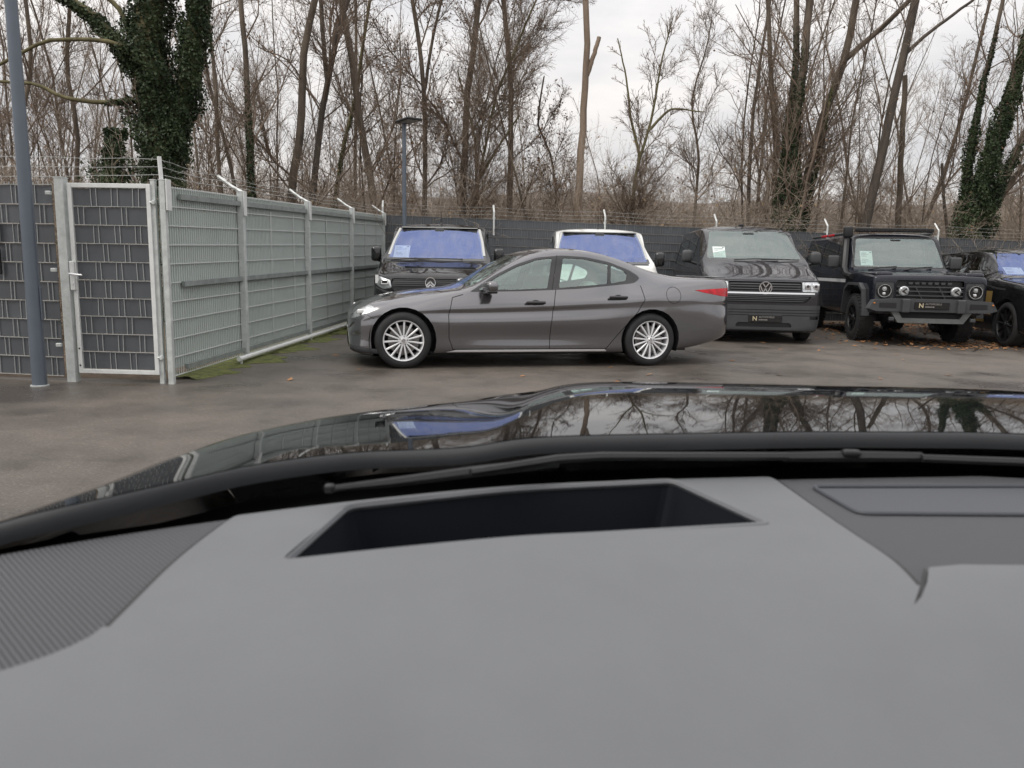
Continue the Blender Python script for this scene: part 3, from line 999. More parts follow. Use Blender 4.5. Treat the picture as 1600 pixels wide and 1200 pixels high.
def kids(P, R, n, t0, t1, lf, ang, up, k, wob, rs, rng, grav=0.0, lmax=9, rmin=.003, tb=1.0):
    N, kk, _ = P.shape
    Ln = np.linalg.norm(np.diff(P, axis=1), axis=2).sum(1)
    cnt = np.maximum(0, rng.poisson(n*np.clip(Ln/np.median(Ln), .35, 3)))
    idx = np.repeat(np.arange(N), cnt); M = len(idx)
    if M == 0: return np.zeros((0, k, 3)), np.zeros((0, k))
    t = t0+(t1-t0)*rng.random(M)**tb
    f = t*(kk-1); i = np.minimum(f.astype(int), kk-2); u = (f-i)[:, None]
    p = P[idx, i]*(1-u)+P[idx, i+1]*u
    tan = P[idx, i+1]-P[idx, i]; tan /= np.linalg.norm(tan, axis=1, keepdims=True)+1e-9
    r = R[idx, i]*(1-u[:, 0])+R[idx, i+1]*u[:, 0]
    q = rng.normal(size=(M, 3)); q -= (q*tan).sum(1, keepdims=True)*tan; q /= np.linalg.norm(q, axis=1, keepdims=True)+1e-9
    a = (ang*rng.uniform(.6, 1.35, M))[:, None]
    d = np.cos(a)*tan+np.sin(a)*q; d[:, 2] += up; d /= np.linalg.norm(d, axis=1, keepdims=True)
    L = np.minimum(Ln[idx]*lf*(1.05-.65*t)*rng.uniform(.55, 1.25, M), lmax)
    Q = np.empty((M, k, 3)); Q[:, 0] = p
    for s in range(1, k):
        d = d+rng.normal(size=(M, 3))*wob; d[:, 2] += grav; d /= np.linalg.norm(d, axis=1, keepdims=True)
        Q[:, s] = Q[:, s-1]+d*(L/(k-1))[:, None]
    r0 = np.maximum(np.minimum(r*rs, L*.0095+.002), rmin)
    rr = r0[:, None]*np.linspace(1, .35, k)[None]
    return Q, np.maximum(rr, rmin*.6)

def bark(name, c1, c2, sc=5.0):
    m, nt, b = new_mat(name)
    L = nt.links.new
    tc = nt.nodes.new('ShaderNodeTexCoord'); mp = nt.nodes.new('ShaderNodeMapping'); mp.inputs['Scale'].default_value = (1, 1, .22)
    n = nt.nodes.new('ShaderNodeTexNoise'); n.inputs['Scale'].default_value = sc; n.inputs['Detail'].default_value = 7; n.inputs['Roughness'].default_value = .65
    rp = nt.nodes.new('ShaderNodeValToRGB'); rp.color_ramp.elements[0].position = .32; rp.color_ramp.elements[0].color = (*c1, 1)
    rp.color_ramp.elements[1].position = .68; rp.color_ramp.elements[1].color = (*c2, 1)
    L(tc.outputs['Object'], mp.inputs['Vector']); L(mp.outputs['Vector'], n.inputs['Vector']); L(n.outputs['Fac'], rp.inputs['Fac'])
    L(rp.outputs['Color'], b.inputs['Base Color'])
    bp = nt.nodes.new('ShaderNodeBump'); bp.inputs['Strength'].default_value = .7; bp.inputs['Distance'].default_value = .03
    L(n.outputs['Fac'], bp.inputs['Height']); L(bp.outputs['Normal'], b.inputs['Normal'])
    b.inputs['Roughness'].default_value = .9
    return m
bark_brown = bark('brown_bark', (.050, .040, .030), (.185, .148, .112))
bark_dark = bark('dark_bark', (.038, .031, .026), (.135, .11, .088))
bark_pale = bark('pale_bark', (.17, .125, .09), (.38, .30, .23), 3)
bark_moss = bark('mossy_bark', (.07, .065, .03), (.19, .165, .085))
twig_m = mat('twig', (.130, .098, .074), .9, vscale=.8, col2=(.28, .215, .165))
twig_warm = mat('warm_twig', (.23, .185, .145), .9, vscale=.6, col2=(.42, .35, .28))
leaf_dead = mat('dead_leaf', (.10, .055, .030), .85, vscale=1.2, col2=(.25, .15, .085))
ivy_m = mat('ivy_leaf', (.016, .032, .013), .55, vscale=2.2, col2=(.062, .085, .036), spec=.25)

def leaf_quads(c, s, rng, n_out=None):
    n = len(c)
    a = rng.normal(size=(n, 3)); a /= np.linalg.norm(a, axis=1, keepdims=True)+1e-9
    b = rng.normal(size=(n, 3))
    if n_out is not None: b = np.cross(n_out+rng.normal(size=(n, 3))*.55, a)
    b -= (a*b).sum(1, keepdims=True)*a; b /= np.linalg.norm(b, axis=1, keepdims=True)+1e-9
    s = s[:, None]
    V = np.stack([c-a*s, c+b*s*.75-a*s*.1, c+a*s, c-b*s*.75-a*s*.1], 1).reshape(-1, 3)
    return V, np.arange(4*n).reshape(-1, 4)

def tree(stems, label, m, dens=1.0, leaves=0, ivy=None, seed=0, levels=3, name='bare_tree', tm=None, spread=1.0, b0=.18):
    """stems: list of (points (k,3), r0, r1); the first carries the tree"""
    rng = np.random.default_rng(seed)
    base = np.array(stems[0][0][0]); base[2] = 0
    t = empty(name, tuple(base), 0, label, 'tree', 'woodland trees behind the fences')
    tm = tm or twig_m
    allP, allR = [], []
    for si, (pts, r0, r1) in enumerate(stems):
        P = resample(pts, 16)
        P[1:-1] += rng.normal(size=(14, 3))*r0*.09
        R = r0+(r1-r0)*np.linspace(0, 1, 16)**.85
        if si == 0: R[0] *= 1.25
        V, F = tubes(P[None]-base, R[None], 10)
        link('trunk' if si == 0 else 'limb', np_mesh('trunk', V, F, True), m, t)
        allP.append(P); allR.append(R)
    P = np.stack(allP); R = np.stack(allR)
    if levels:
        B1, R1 = kids(P, R, 13*dens, b0, 1, .34*spread, .85, .35, 7, .16, .42, rng, .05, 4.2, .008)
        B2, R2 = kids(B1, R1, 9*dens, .1, 1, .52, .75, .20, 5, .20, .55, rng, .04, 2.6, .0055)
        parts = [(B1, R1, 5), (B2, R2, 4)]
        if levels >= 3:
            B3, R3 = kids(B2, R2, 9.5*dens, .1, 1, .55, .7, .12, 4, .24, .6, rng, .03, 1.3, .0040)
            parts.append((B3, R3, 3))
        Vs, Fs, o = [], [], 0
        for Pp, Rr, s in parts:
            if len(Pp) == 0: continue
            V, F = tubes(Pp-base, Rr, s); Vs.append(V); Fs.append(F+o); o += len(V)
        c = link('crown', np_mesh('crown', np.concatenate(Vs), np.concatenate(Fs), True), tm, t); c['kind'] = 'stuff'
        if leaves:
            src = parts[-1][0]; leaves = int(leaves*1.8)
            ii = rng.integers(0, len(src), leaves); jj = rng.integers(1, src.shape[1], leaves)
            q = src[ii, jj]-base+rng.normal(size=(leaves, 3))*.05
            V, F = leaf_quads(q, rng.uniform(.018, .042, leaves), rng)
            c = link('dead_leaves', np_mesh('dead_leaves', V, F), leaf_dead, t); c['kind'] = 'stuff'
    if ivy:
        # (share of each stem, thickness, leaves per metre)
        Vs, Fs, o = [], [], 0
        for si, (top, th, pm) in enumerate(ivy):
            if top <= 0: continue
            Pp, Rr = allP[si], allR[si]
            L = np.linalg.norm(np.diff(Pp, axis=0), axis=1).sum()*top
            n = int(L*pm*2.6)
            f = np.minimum(rng.beta(1.0, 1.9, n)*top*1.25, 1)*15; i = np.minimum(f.astype(int), 14); u = (f-i)[:, None]
            c = Pp[i]*(1-u)+Pp[i+1]*u
            r = Rr[i]
            a = rng.uniform(0, 6.283, n)
            out = np.stack([np.cos(a), np.sin(a), rng.normal(size=n)*.2], 1)
            h = f/15
            lump = .55+.45*np.sin(h*31+a*2+si)+.35*np.sin(h*67+a*3)+.25*np.sin(a*5+h*120)
            rad = r*.9+th*np.clip(lump, .05, 1.6)*(rng.random(n)**.5)*np.clip((1.15*top-h)/top*1.5, .10, 1)
            q = c+out*rad[:, None]-base; q[:, 2] -= rng.random(n)*.06
            V, F = leaf_quads(q, rng.uniform(.018, .040, n), rng, out)
            Vs.append(V); Fs.append(F+o); o += len(V)
        c = link('ivy', np_mesh('ivy', np.concatenate(Vs), np.concatenate(Fs)), ivy_m, t); c['kind'] = 'stuff'
    return t

def stem(px, Y, w0, w1, up=3.0, foot=True):
    """px: picture points from foot to head; carried down to the soil and on above the frame"""
    P = [at(x, y, Y) for x, y in px]
    if foot:
        d = P[0]-P[1]; d /= abs(d[2])+1e-6
        P.insert(0, P[0]+d*(P[0][2]+.15)*np.array([.6, .6, 1]))
    if up:
        d = P[-1]-P[-2]; d /= np.linalg.norm(d); d[2] = max(d[2], .5); P.append(P[-1]+d*up)
    return (np.array(P), w0*.42*Y/_f, w1*.40*Y/_f)

S = stem
# the great ivy tree on the left
tree([S([(255,285),(252,215),(240,140),(236,60),(238,0)], 15.5, 58, 40, 3), S([(262,250),(285,160),(300,90),(308,0)], 15.5, 34, 22, 3, False),
      S([(240,160),(205,95),(165,45),(95,-10)], 15.5, 26, 12, 2, False), S([(205,155),(160,160),(100,152),(50,130),(0,128)], 15.3, 9, 4, 1, False),
      S([(215,80),(150,62),(80,62),(30,85),(-30,110)], 15.2, 8.5, 4, 1, False), S([(205,60),(190,20),(150,-20)], 15.6, 10, 6, 1, False)],
     'huge ivy-covered tree with forked trunk behind the gate', bark_moss, .5, 0,
     [(1, .30, 2300), (1, .20, 1500), (.75, .14, 900), (.12, .1, 500), (.1, .1, 300)], 1, spread=.55)
tree([S([(172,292),(176,250),(182,205)], 14.2, 26, 10, 0)], 'low ivy-covered stump leaning on the left of the huge ivy tree', bark_moss, .6, 0, [(1, .62, 2300)], 2, levels=2, name='ivy_stump')
tree([S([(345,295),(340,230),(338,150),(330,70),(322,0)], 19, 8, 5)], 'thin straight tree just right of the huge ivy tree', bark_brown, .9, 150, None, 3)
tree([S([(392,292),(389,210),(385,110),(376,0)], 19, 12, 8)], 'slender tree with ivy on its lower trunk behind the first green fence panel', bark_brown, .9, 0, [(.45, .07, 500)], 4)
tree([S([(368,300),(355,235),(340,180),(320,90),(330,0)], 20, 8, 4)], 'leaning thin tree between the huge ivy tree and the slender ivy tree', bark_brown, .9, 60, None, 5)
tree([S([(456,295),(469,202),(477,75),(492,0)], 20, 18, 10)], 'brown tree with gently bowed trunk, first thick trunk right of the ivy trees', bark_brown, .9, 150, None, 6)
tree([S([(490,295),(499,210),(512,131),(531,37),(548,-10)], 21, 14, 8), S([(512,131),(506,70),(501,0)], 21, 9, 6, 3, False)], 'dark tree forking into two stems above the green fence', bark_dark, .9, 100, None, 7)
tree([S([(525,300),(540,215),(556,150),(566,80)], 23, 9, 5)], 'thin mossy sapling leaning right between two thick trunks', bark_moss, .8, 60, [(.5, .05, 200)], 8)
tree([S([(584,312),(561,180),(550,94),(533,0)], 21, 15, 10)], 'brown tree leaning left beside the slim lamp post', bark_brown, 1, 250, None, 9)
tree([S([(555,300),(556,150),(556,0)], 26, 7, 5)], 'thin upright tree just left of the leaning brown tree', bark_brown, .9, 80, None, 10)
tree([S([(664,290),(664,180),(659,94),(644,0)], 23, 10, 7), S([(664,140),(676,60),(690,0)], 23, 6, 4, 2, False)], 'brown-leaved tree just right of the slim lamp post', bark_brown, 1.1, 900, None, 11)
tree([S([(724,300),(730,150),(741,75),(747,0)], 23, 14, 10)], 'straight trunk standing above the gap between the black and white vans', bark_brown, 1, 700, None, 12)
tree([S([(745,300),(760,220),(775,150),(800,90)], 22, 7, 3), S([(745,290),(742,220),(728,160),(715,110)], 22, 6, 3, 0, False), S([(748,280),(785,220),(812,180)], 22, 6, 3, 0, False)], 'mossy many-stemmed shrub tree with spreading limbs above the black van', bark_moss, 1.2, 200, None, 13)
tree([S([(797,300),(799,187),(796,94),(786,0)], 24, 12, 8)], 'tree with dark clusters of dead leaves on its upper right side', bark_brown, 1.1, 1500, None, 14)
tree([S([(904,295),(910,210),(914,130),(917,60),(915,0)], 22, 17, 11, 0), S([(917,118),(928,85),(936,58)], 22, 9, 8, 0, False)], 'pale barkless dead trunk with a sawn-off fork', bark_pale, .2, 0, None, 15, levels=0, name='dead_tree')
tree([S([(985,345),(996,262),(1018,187),(1030,112),(1052,25)], 20, 11, 2, 0), S([(1000,245),(985,180),(978,120),(965,60)], 20, 6, 2, 0, False), S([(1012,205),(1055,170),(1100,175)], 20, 6, 2, 0, False)], 'small open-crowned tree with upright twigs against the bright sky', bark_moss, 1.0, 0, None, 16, spread=.7)
tree([S([(1170,330),(1172,240),(1178,160),(1186,110)], 23, 9, 4)], 'thin dark tree above the roof of the dark grey van', bark_dark, 1, 60, None, 17)
tree([S([(1208,325),(1212,225),(1204,112),(1200,0)], 22, 10, 7)], 'upright grey trunk left of the ivy-footed twin trunks', bark_brown, 1, 120, None, 18)
tree([S([(1217,335),(1232,187),(1244,94),(1244,0)], 21, 13, 9)], 'left one of the ivy-footed twin trunks', bark_brown, .8, 80, [(.55, .10, 700)], 19)
tree([S([(1240,340),(1244,187),(1255,94),(1266,0)], 20.5, 17, 12)], 'right one of the ivy-footed twin trunks', bark_brown, .8, 80, [(.52, .14, 1000)], 20)
tree([S([(1259,290),(1285,187),(1319,94),(1337,0)], 21.5, 17, 11), S([(1322,92),(1375,45),(1430,-8)], 21.5, 10, 7, 2, False)], 'tree leaning right with a long straight side limb above the off-roader', bark_brown, .9, 120, None, 21)
tree([S([(1262,330),(1278,250),(1290,190)], 21, 9, 5, 1)], 'short mossy stem at the foot of the right-leaning tree', bark_moss, .8, 0, [(.8, .06, 500)], 22, levels=2)
tree([S([(1352,352),(1375,255),(1397,150),(1416,75),(1431,0)], 20.5, 18, 12), S([(1410,90),(1440,60),(1480,30)], 20.5, 7, 4, 2, False)], 'bare dark trunk slanting right directly above the off-roader', bark_dark, .9, 120, None, 23)
tree([S([(1403,352),(1409,225),(1414,118)], 21.5, 12, 9, 0)], 'snapped-off reddish trunk beside the slanting dark trunk', bark_brown, .2, 0, None, 24, levels=2, name='dead_tree')
tree([S([(1480,358),(1474,300),(1472,255)], 22, 8, 5, 0)], 'short broken stem between the off-roader and the right ivy trees', bark_dark, .4, 0, None, 25, levels=2, name='dead_tree')
tree([S([(1502,352),(1512,270),(1525,187),(1540,120)], 19.5, 12, 6)], 'narrow ivy-clad trunk left of the wide ivy tree at the right edge', bark_brown, .7, 40, [(.65, .16, 800)], 26)
tree([S([(1525,358),(1555,225),(1582,140),(1600,75),(1620,0)], 19, 24, 15), S([(1540,330),(1572,270),(1605,200),(1660,100)], 19, 13, 8, 2, False)], 'wide ivy-covered tree leaning out at the right edge', bark_brown, .7, 60, [(.55, .32, 2200), (.3, .12, 500)], 27)
tree([S([(1544,345),(1580,285),(1640,215),(1720,120)], 19.5, 12, 8)], 'low trunk slanting right under the wide ivy tree', bark_brown, .7, 0, None, 28)
tree([S([(1445,350),(1470,285),(1500,190),(1525,90)], 24, 8, 5)], 'thin pale stem slanting right behind the off-roader', bark_brown, .9, 60, None, 29)
tree([S([(40,300),(34,200),(50,90),(40,0)], 18, 9, 6)], 'slender bare tree behind the thick lamp post', bark_brown, 1, 50, None, 30)
tree([S([(118,300),(122,210),(105,110),(110,0)], 19, 9, 6)], 'slender bare tree above the gate, left of the low ivy stump', bark_brown, 1, 80, None, 31)
tree([S([(1085,335),(1092,250),(1080,160),(1100,90),(1112,30)], 23, 8, 2, 0)], 'fine-twigged small tree above the left side of the dark grey van', bark_brown, 1.1, 0, None, 32)
tree([S([(870,320),(860,240),(840,190),(850,120)], 24, 7, 3, 0)], 'thin bushy tree left of the pale dead trunk', bark_brown, 1.2, 400, None, 33)

# saplings in the depth of the wood: copies of a few kinds
def sapling(seed, h, r):
    rg = np.random.default_rng(seed)
    k = 9; P = np.zeros((1, k, 3)); d = np.array([rg.normal()*.08, rg.normal()*.08, 1.])
    for i in range(1, k):
        d = d+rg.normal(size=3)*.06; d[2] = abs(d[2]); d /= np.linalg.norm(d); P[0, i] = P[0, i-1]+d*h/(k-1)
    R = (r*np.linspace(1, .25, k))[None]
    B1, R1 = kids(P, R, 21, .12, 1, .30, .7, .45, 6, .14, .5, rg, .06, 3, .006)
    B2, R2 = kids(B1, R1, 7, .1, 1, .5, .7, .25, 4, .2, .6, rg, .04, 1.6, .0045)
    B3, R3 = kids(B2, R2, 4, .1, 1, .55, .7, .15, 3, .24, .7, rg, .03, .9, .0036)
    V0, F0 = tubes(P, R, 6)
    Vs, Fs, o = [], [], 0
    for Pp, Rr, s in ((B1, R1, 4), (B2, R2, 3), (B3, R3, 3)):
        V, F = tubes(Pp, Rr, s); Vs.append(V); Fs.append(F+o); o += len(V)
    a, b = np_mesh('trunk', V0, F0, True), np_mesh('crown', np.concatenate(Vs), np.concatenate(Fs), True)
    a.materials.append(bark_brown); b.materials.append(twig_warm if seed % 2 else twig_m)
    return a, b
KINDS = [sapling(200+k, 6.5+.8*k, .024+.0035*k) for k in range(7)]
rs_ = random.Random(5)
def zone(u):
    for lim, w in ((-.55, 'left of the huge ivy tree'), (-.36, 'behind the huge ivy tree'), (-.20, 'above the green fence'), (-.02, 'above the black van'),
                   (.10, 'above the white van'), (.24, 'right of the pale dead trunk'), (.42, 'above the dark grey van'), (.58, 'above the off-roader')):
        if u < lim: return w
    return 'above the black sport utility vehicle'
n_s = 0
while n_s < 205:
    Y = rs_.uniform(21, 55); X = rs_.uniform(-.80, .80)*Y
    if n_s < 30:
        Y = rs_.uniform(17, 30); X = rs_.uniform(-.85, -.28)*Y
    if Y < 18.8 and X > -4.4: continue
    # keep a thinner patch of sky right of the middle
    if .05 < X/Y < .27 and rs_.random() < .55: continue
    k = rs_.randrange(7)
    t = empty('sapling', (X, Y, -.05), rs_.uniform(0, 6.28), 'thin bare sapling deep in the wood '+zone(X/Y), 'tree', 'thin saplings deep in the wood '+zone(X/Y))
    sc = rs_.uniform(.75, 1.3) if not (.05 < X/Y < .27) else rs_.uniform(.5, .8)
    t.scale = (sc, sc, sc)
    link('trunk', KINDS[k][0], None, t); c = link('crown', KINDS[k][1], None, t); c['kind'] = 'stuff'
    n_s += 1

# tangled undergrowth
def thicket_mesh(n, w, d_, hmin, hmax, seed, m, r=.006):
    rg = np.random.default_rng(seed)
    k = 6
    P = np.empty((n, k, 3)); P[:, 0, 0] = rg.uniform(-w/2, w/2, n); P[:, 0, 1] = rg.uniform(-d_/2, d_/2, n); P[:, 0, 2] = -.05
    d = rg.normal(size=(n, 3))*.45; d[:, 2] = 1; d /= np.linalg.norm(d, axis=1, keepdims=True)
    h = hmin+(hmax-hmin)*rg.random(n)**2.0
    for i in range(1, k):
        d = d+rg.normal(size=(n, 3))*.27; d[:, 2] -= .03; d /= np.linalg.norm(d, axis=1, keepdims=True)
        P[:, i] = P[:, i-1]+d*(h/(k-1))[:, None]
    R = rg.uniform(.6, 1.7, n)[:, None]*r*np.linspace(1, .4, k)[None]
    B1, R1 = kids(P, R, 7, .15, 1, .5, 1.0, .05, 4, .32, .6, rg, 0, 1.5, .004)
    B2, R2 = kids(B1, R1, 3, .2, 1, .55, .7, .1, 3, .25, .7, rg, 0, .7, .0035)
    Vs, Fs, o = [], [], 0
    for Pp, Rr, s in ((P, R, 3), (B1, R1, 3), (B2, R2, 3)):
        V, F = tubes(Pp, Rr, s); Vs.append(V); Fs.append(F+o); o += len(V)
    nl = n*3
    ii = rg.integers(0, len(B1), nl); q = B1[ii, rg.integers(1, 4, nl)]+rg.normal(size=(nl, 3))*.04
    LV, LF = leaf_quads(q, rg.uniform(.02, .042, nl), rg)
    me = np_mesh('undergrowth', np.concatenate(Vs+[LV]), np.concatenate(Fs+[LF+o]))
    me.materials.append(m); me.materials.append(pale_leaf)
    mi = np.zeros(len(me.polygons), dtype=np.int32); mi[-len(LF):] = 1
    me.polygons.foreach_set('material_index', mi)
    return me
pale_leaf = mat('pale_dead_leaf', (.19, .115, .06), .85, vscale=.7, col2=(.38, .28, .16))
TH = [thicket_mesh(360, 6.5, 4.5, 1.0, 4.4, 300+k, twig_warm) for k in range(4)]
def patch(x, y, k, s, label):
    o = link('undergrowth', TH[k % 4]); o.location = (x, y, 0); o.rotation_euler = (0, 0, (k*2.4) % 6.28 if k % 2 else math.pi*(k % 4)/2); o.scale = (s, s, s*(.85+.07*(k % 5)))
    tag(o, label, 'undergrowth', 'undergrowth behind the fences', 'stuff')
k = 0
for row, (Y, half) in enumerate(((21.5, 17), (26, 21), (31, 25), (37, 30), (45, 36))):
    x = -half
    while x < half+3:
        patch(x+rs_.uniform(-.8, .8), Y+rs_.uniform(-.8, .8), k, 1.0+.12*row, 'dense brown tangle of bare undergrowth behind the back fence'); k += 1; x += 5.4*(1+.1*row)
for x, y in ((-8.6, 11.5), (-8.2, 16.0), (-13, 12.5), (-13, 17.0), (-18, 15), (-18, 20)):
    patch(x, y, k, .72, 'bare tangled undergrowth behind the gate and the green fence'); k += 1
# ================================================================ sedan, side on to the camera
def make_sedan():
    t = empty('sedan', label='metallic grey four-door sedan with silver multi-spoke wheels parked side-on', cat='car')
    z8 = [(0,.50),(.02,.58),(.08,.635),(.25,.70),(.55,.79),(.95,.862),(1.35,.905),(1.47,.93),(1.62,1.00),(1.95,1.205),(2.25,1.345),(2.55,1.395),(2.80,1.402),(3.10,1.375),(3.40,1.305),(3.75,1.185),(4.05,1.105),(4.35,1.075),(4.60,1.07),(4.68,1.065),(4.72,1.0),(4.76,.86)]
    z6 = [(0,.48),(.02,.55),(.08,.615),(.25,.675),(.55,.755),(.95,.815),(1.35,.862),(1.5,.895),(1.95,1.125),(2.25,1.262),(2.55,1.318),(2.8,1.322),(3.1,1.29),(3.4,1.22),(3.75,1.11),(4.05,1.06),(4.35,1.05),(4.6,1.045),(4.68,1.04),(4.72,.98),(4.76,.84)]
    y6 = [(0,.34),(.02,.48),(.08,.60),(.25,.70),(.55,.74),(.95,.74),(1.35,.76),(1.5,.765),(1.95,.70),(2.25,.66),(2.8,.645),(3.3,.645),(3.75,.68),(4.05,.70),(4.35,.70),(4.6,.66),(4.70,.60),(4.76,.5)]
    z5 = [(0,.46),(.02,.52),(.08,.575),(.25,.63),(.55,.71),(.95,.765),(1.35,.81),(1.6,.835),(2.2,.87),(2.8,.90),(3.3,.935),(3.7,.955),(4.1,.985),(4.5,.985),(4.70,.95),(4.76,.80)]
    y5 = [(0,.36),(.02,.50),(.08,.63),(.25,.755),(.55,.83),(.95,.825),(1.4,.808),(2.2,.815),(3.2,.815),(3.8,.83),(4.2,.80),(4.5,.745),(4.68,.67),(4.76,.53)]
    z4 = [(0,.43),(.08,.52),(.25,.56),(.55,.63),(.95,.67),(1.4,.68),(2.2,.71),(3.2,.77),(3.8,.82),(4.2,.82),(4.5,.80),(4.7,.78),(4.76,.70)]
    y4 = [(0,.37),(.02,.52),(.08,.66),(.25,.79),(.5,.87),(.82,.895),(1.2,.862),(1.6,.858),(2.4,.872),(3.2,.884),(3.7,.915),(4.1,.885),(4.4,.825),(4.65,.73),(4.76,.55)]
    z3 = [(0,.40),(.25,.46),(.82,.52),(1.4,.52),(2.4,.53),(3.2,.55),(3.8,.58),(4.4,.62),(4.76,.62)]
    y3 = [(0,.37),(.02,.53),(.08,.675),(.25,.805),(.5,.885),(.82,.915),(1.2,.885),(1.6,.88),(2.4,.895),(3.2,.905),(3.7,.93),(4.1,.90),(4.4,.85),(4.65,.755),(4.76,.57)]
    z2 = [(0,.34),(.25,.34),(1.2,.36),(3.2,.36),(4.4,.44),(4.76,.52)]
    y2 = [(0,.36),(.02,.52),(.08,.665),(.25,.80),(.5,.88),(.82,.905),(1.2,.875),(1.6,.862),(2.4,.868),(3.2,.882),(3.75,.92),(4.1,.895),(4.4,.855),(4.65,.765),(4.76,.57)]
    z1 = [(0,.23),(.25,.19),(.6,.175),(1.2,.19),(3.2,.19),(4.0,.22),(4.4,.285),(4.65,.36),(4.76,.42)]
    y1 = [(0,.38),(.02,.54),(.08,.69),(.25,.81),(.5,.875),(.82,.89),(1.2,.865),(1.6,.87),(2.4,.88),(3.2,.88),(3.75,.90),(4.1,.87),(4.4,.82),(4.65,.73),(4.76,.53)]
    off = lambda tab, d: [(a, b+d) for a, b in tab]
    mixz = lambda k: [(x, float(pchip(z6, x)+k*(pchip(z8, x)-pchip(z6, x)))) for x, _ in z8]
    XS = [0,.1,.3,.6,.9,1.1,1.4,1.8,2.2,2.6,3.0,3.3,3.5,3.8,4.2,4.5,4.7,4.76]
    und = [(0,0),(.95,0),(1.25,.016),(2.9,.014),(3.35,.002),(3.5,0),(4.76,0)]
    y3b = [(x, float(.3*pchip(y3, x)+.7*pchip(y4, x)-pchip(und, x))) for x in XS]
    z3b = [(x, float(.35*pchip(z3, x)+.65*pchip(z4, x))) for x in XS]
    tabs = [(off(y1, -.10), off(z1, -.045)), (y1, z1), (y2, z2), (y3, z3), (y3b, z3b), (y4, z4), (y5, z5), (y6, z6),
            ([(a, b*.80) for a, b in y6], mixz(.55)), ([(a, b*.45) for a, b in y6], mixz(.88)), ([(0, 0), (4.76, 0)], z8)]
    xs = [0,.008,.02,.04,.07,.11,.16,.22,.3,.4,.5,.6,.7,.82,.95,1.08,1.2,1.3,1.4,1.47,1.55,1.65,1.75,1.85,1.95,2.05,2.15,2.25,2.4,2.55,2.7,2.85,3,3.15,3.3,3.45,3.6,3.75,3.9,4.05,4.2,4.35,4.48,4.58,4.64,4.68,4.7,4.72,4.74,4.76]
    B = Body(tabs, xs, 4)
    RM = lambda x: .15+x*.25/.40 if x < .40 else (x if x < 4.1 else 4.1+(x-4.1)*1.19)
    WX, RX, WZ, AR = .74, 3.70, .318, .372
    side = lambda n, c: abs(n.y) > .15
    dlo = rpoly([(1.50,.865),(1.80,1.055),(2.06,1.185),(2.32,1.272),(2.62,1.302),(2.92,1.290),(3.22,1.235),(3.46,1.150),(3.60,1.055),(3.50,.990),(2.8,.915),(2.1,.88)], [.02,.05,.05,.05,.05,.05,.05,.04,.05,.04,.05,.05], 2)
    win1 = rpoly([(1.60,.893),(1.84,1.045),(2.08,1.162),(2.32,1.245),(2.50,1.268),(2.42,.918),(2.0,.898)], .02, 2)
    win2 = rpoly([(2.64,1.275),(2.90,1.265),(3.20,1.207),(3.16,.978),(2.56,.925)], .02, 2)
    win3 = rpoly([(3.235,1.195),(3.40,1.13),(3.43,1.085),(3.40,1.02),(3.205,.985)], .02, 2)
    seam = .009
    for sd in (-1, 1):
        k = dict(side=sd, cond=side)
        B.cut([(.58,.175),(4.15,.175),(4.15,.145),(.58,.145)], 'y', 9, **k)
        # doors and shut lines
        B.line([(1.30,.215),(1.255,.34),(1.25,.6),(1.30,.80),(1.42,.835)], seam, 'y', 2, **k)
        B.line([(2.44,.215),(2.45,.5),(2.50,.80),(2.52,.90)], seam, 'y', 2, **k)
        B.line([(3.14,.215),(3.33,.44),(3.52,.66),(3.60,.80),(3.575,.96)], seam, 'y', 2, **k)
        B.line([(1.30,.215),(3.14,.215)], seam, 'y', 2, **k)
        B.line([(.06,.60),(.30,.605),(.42,.56)], .006, 'y', 2, **k)
        B.cut([(1.22,.186),(3.15,.188),(3.12,.211),(1.34,.211)], 'y', 10, **k)
        B.line(circle(3.98,.855,.098,18)+[circle(3.98,.855,.098,18)[0]], .006, 'y', 2, **k)
        B.cut(dlo, 'y', 3, **k)
        for w in (win1, win2, win3): B.cut(w, 'y', 4, **k)
        B.line([(2.475,.90),(2.565,1.30)], .008, 'y', 2, **k)
        B.cut(rpoly([(.03,.545),(.10,.63),(.36,.715),(.43,.69),(.38,.652),(.16,.575)], .02, 2), 'y', 5, **k)
        B.cut(rpoly([(4.25,.918),(4.5,.935),(4.76,.950),(4.76,.835),(4.60,.845),(4.38,.885)], .012, 2), 'y', 6, **k)
        for x in (WX, RX): B.cut(circle(x, WZ, AR, 26), 'y', 99, **k)
        B.cut([(.0,.17),(.56,.17),(.56,.215),(.0,.255)], 'y', 9, **k)
    # lower black grille, windscreen, rear window
    front = lambda n, c: n.x < -.25 and c.x < .3
    B.cut([(-.36,.20),(.36,.20),(.34,.32),(-.34,.32)], 'x', 7, cond=front)
    B.cut([(-.16,.34),(.16,.34),(.07,.22),(-.07,.22)], 'x', 7, cond=front)
    up = lambda n, c: n.z > .3
    ws = rpoly([(1.50,-.66),(1.50,.66),(2.13,.50),(2.13,-.50)], .06, 3)
    B.cut(ws, 'z', 8, cond=lambda n, c: n.z > .25 and c.z > .9)
    rw = rpoly([(3.22,-.47),(3.22,.47),(3.90,.56),(3.90,-.56)], .07, 3)
    B.cut(rw, 'z', 8, cond=lambda n, c: n.z > .25 and c.z > .9)
    body_m = paint('metallic_grey_paint', (.185, .183, .192), .85, 0, .15)
    side_glass = glass('sedan_side_glass', (.66, .80, .75), (.85, .98, .95), .20, power=.5)
    clear_glass = glass('clear_windscreen_glass', (.66, .76, .73), (.80, .92, .90), .22, power=.45, film=.12)
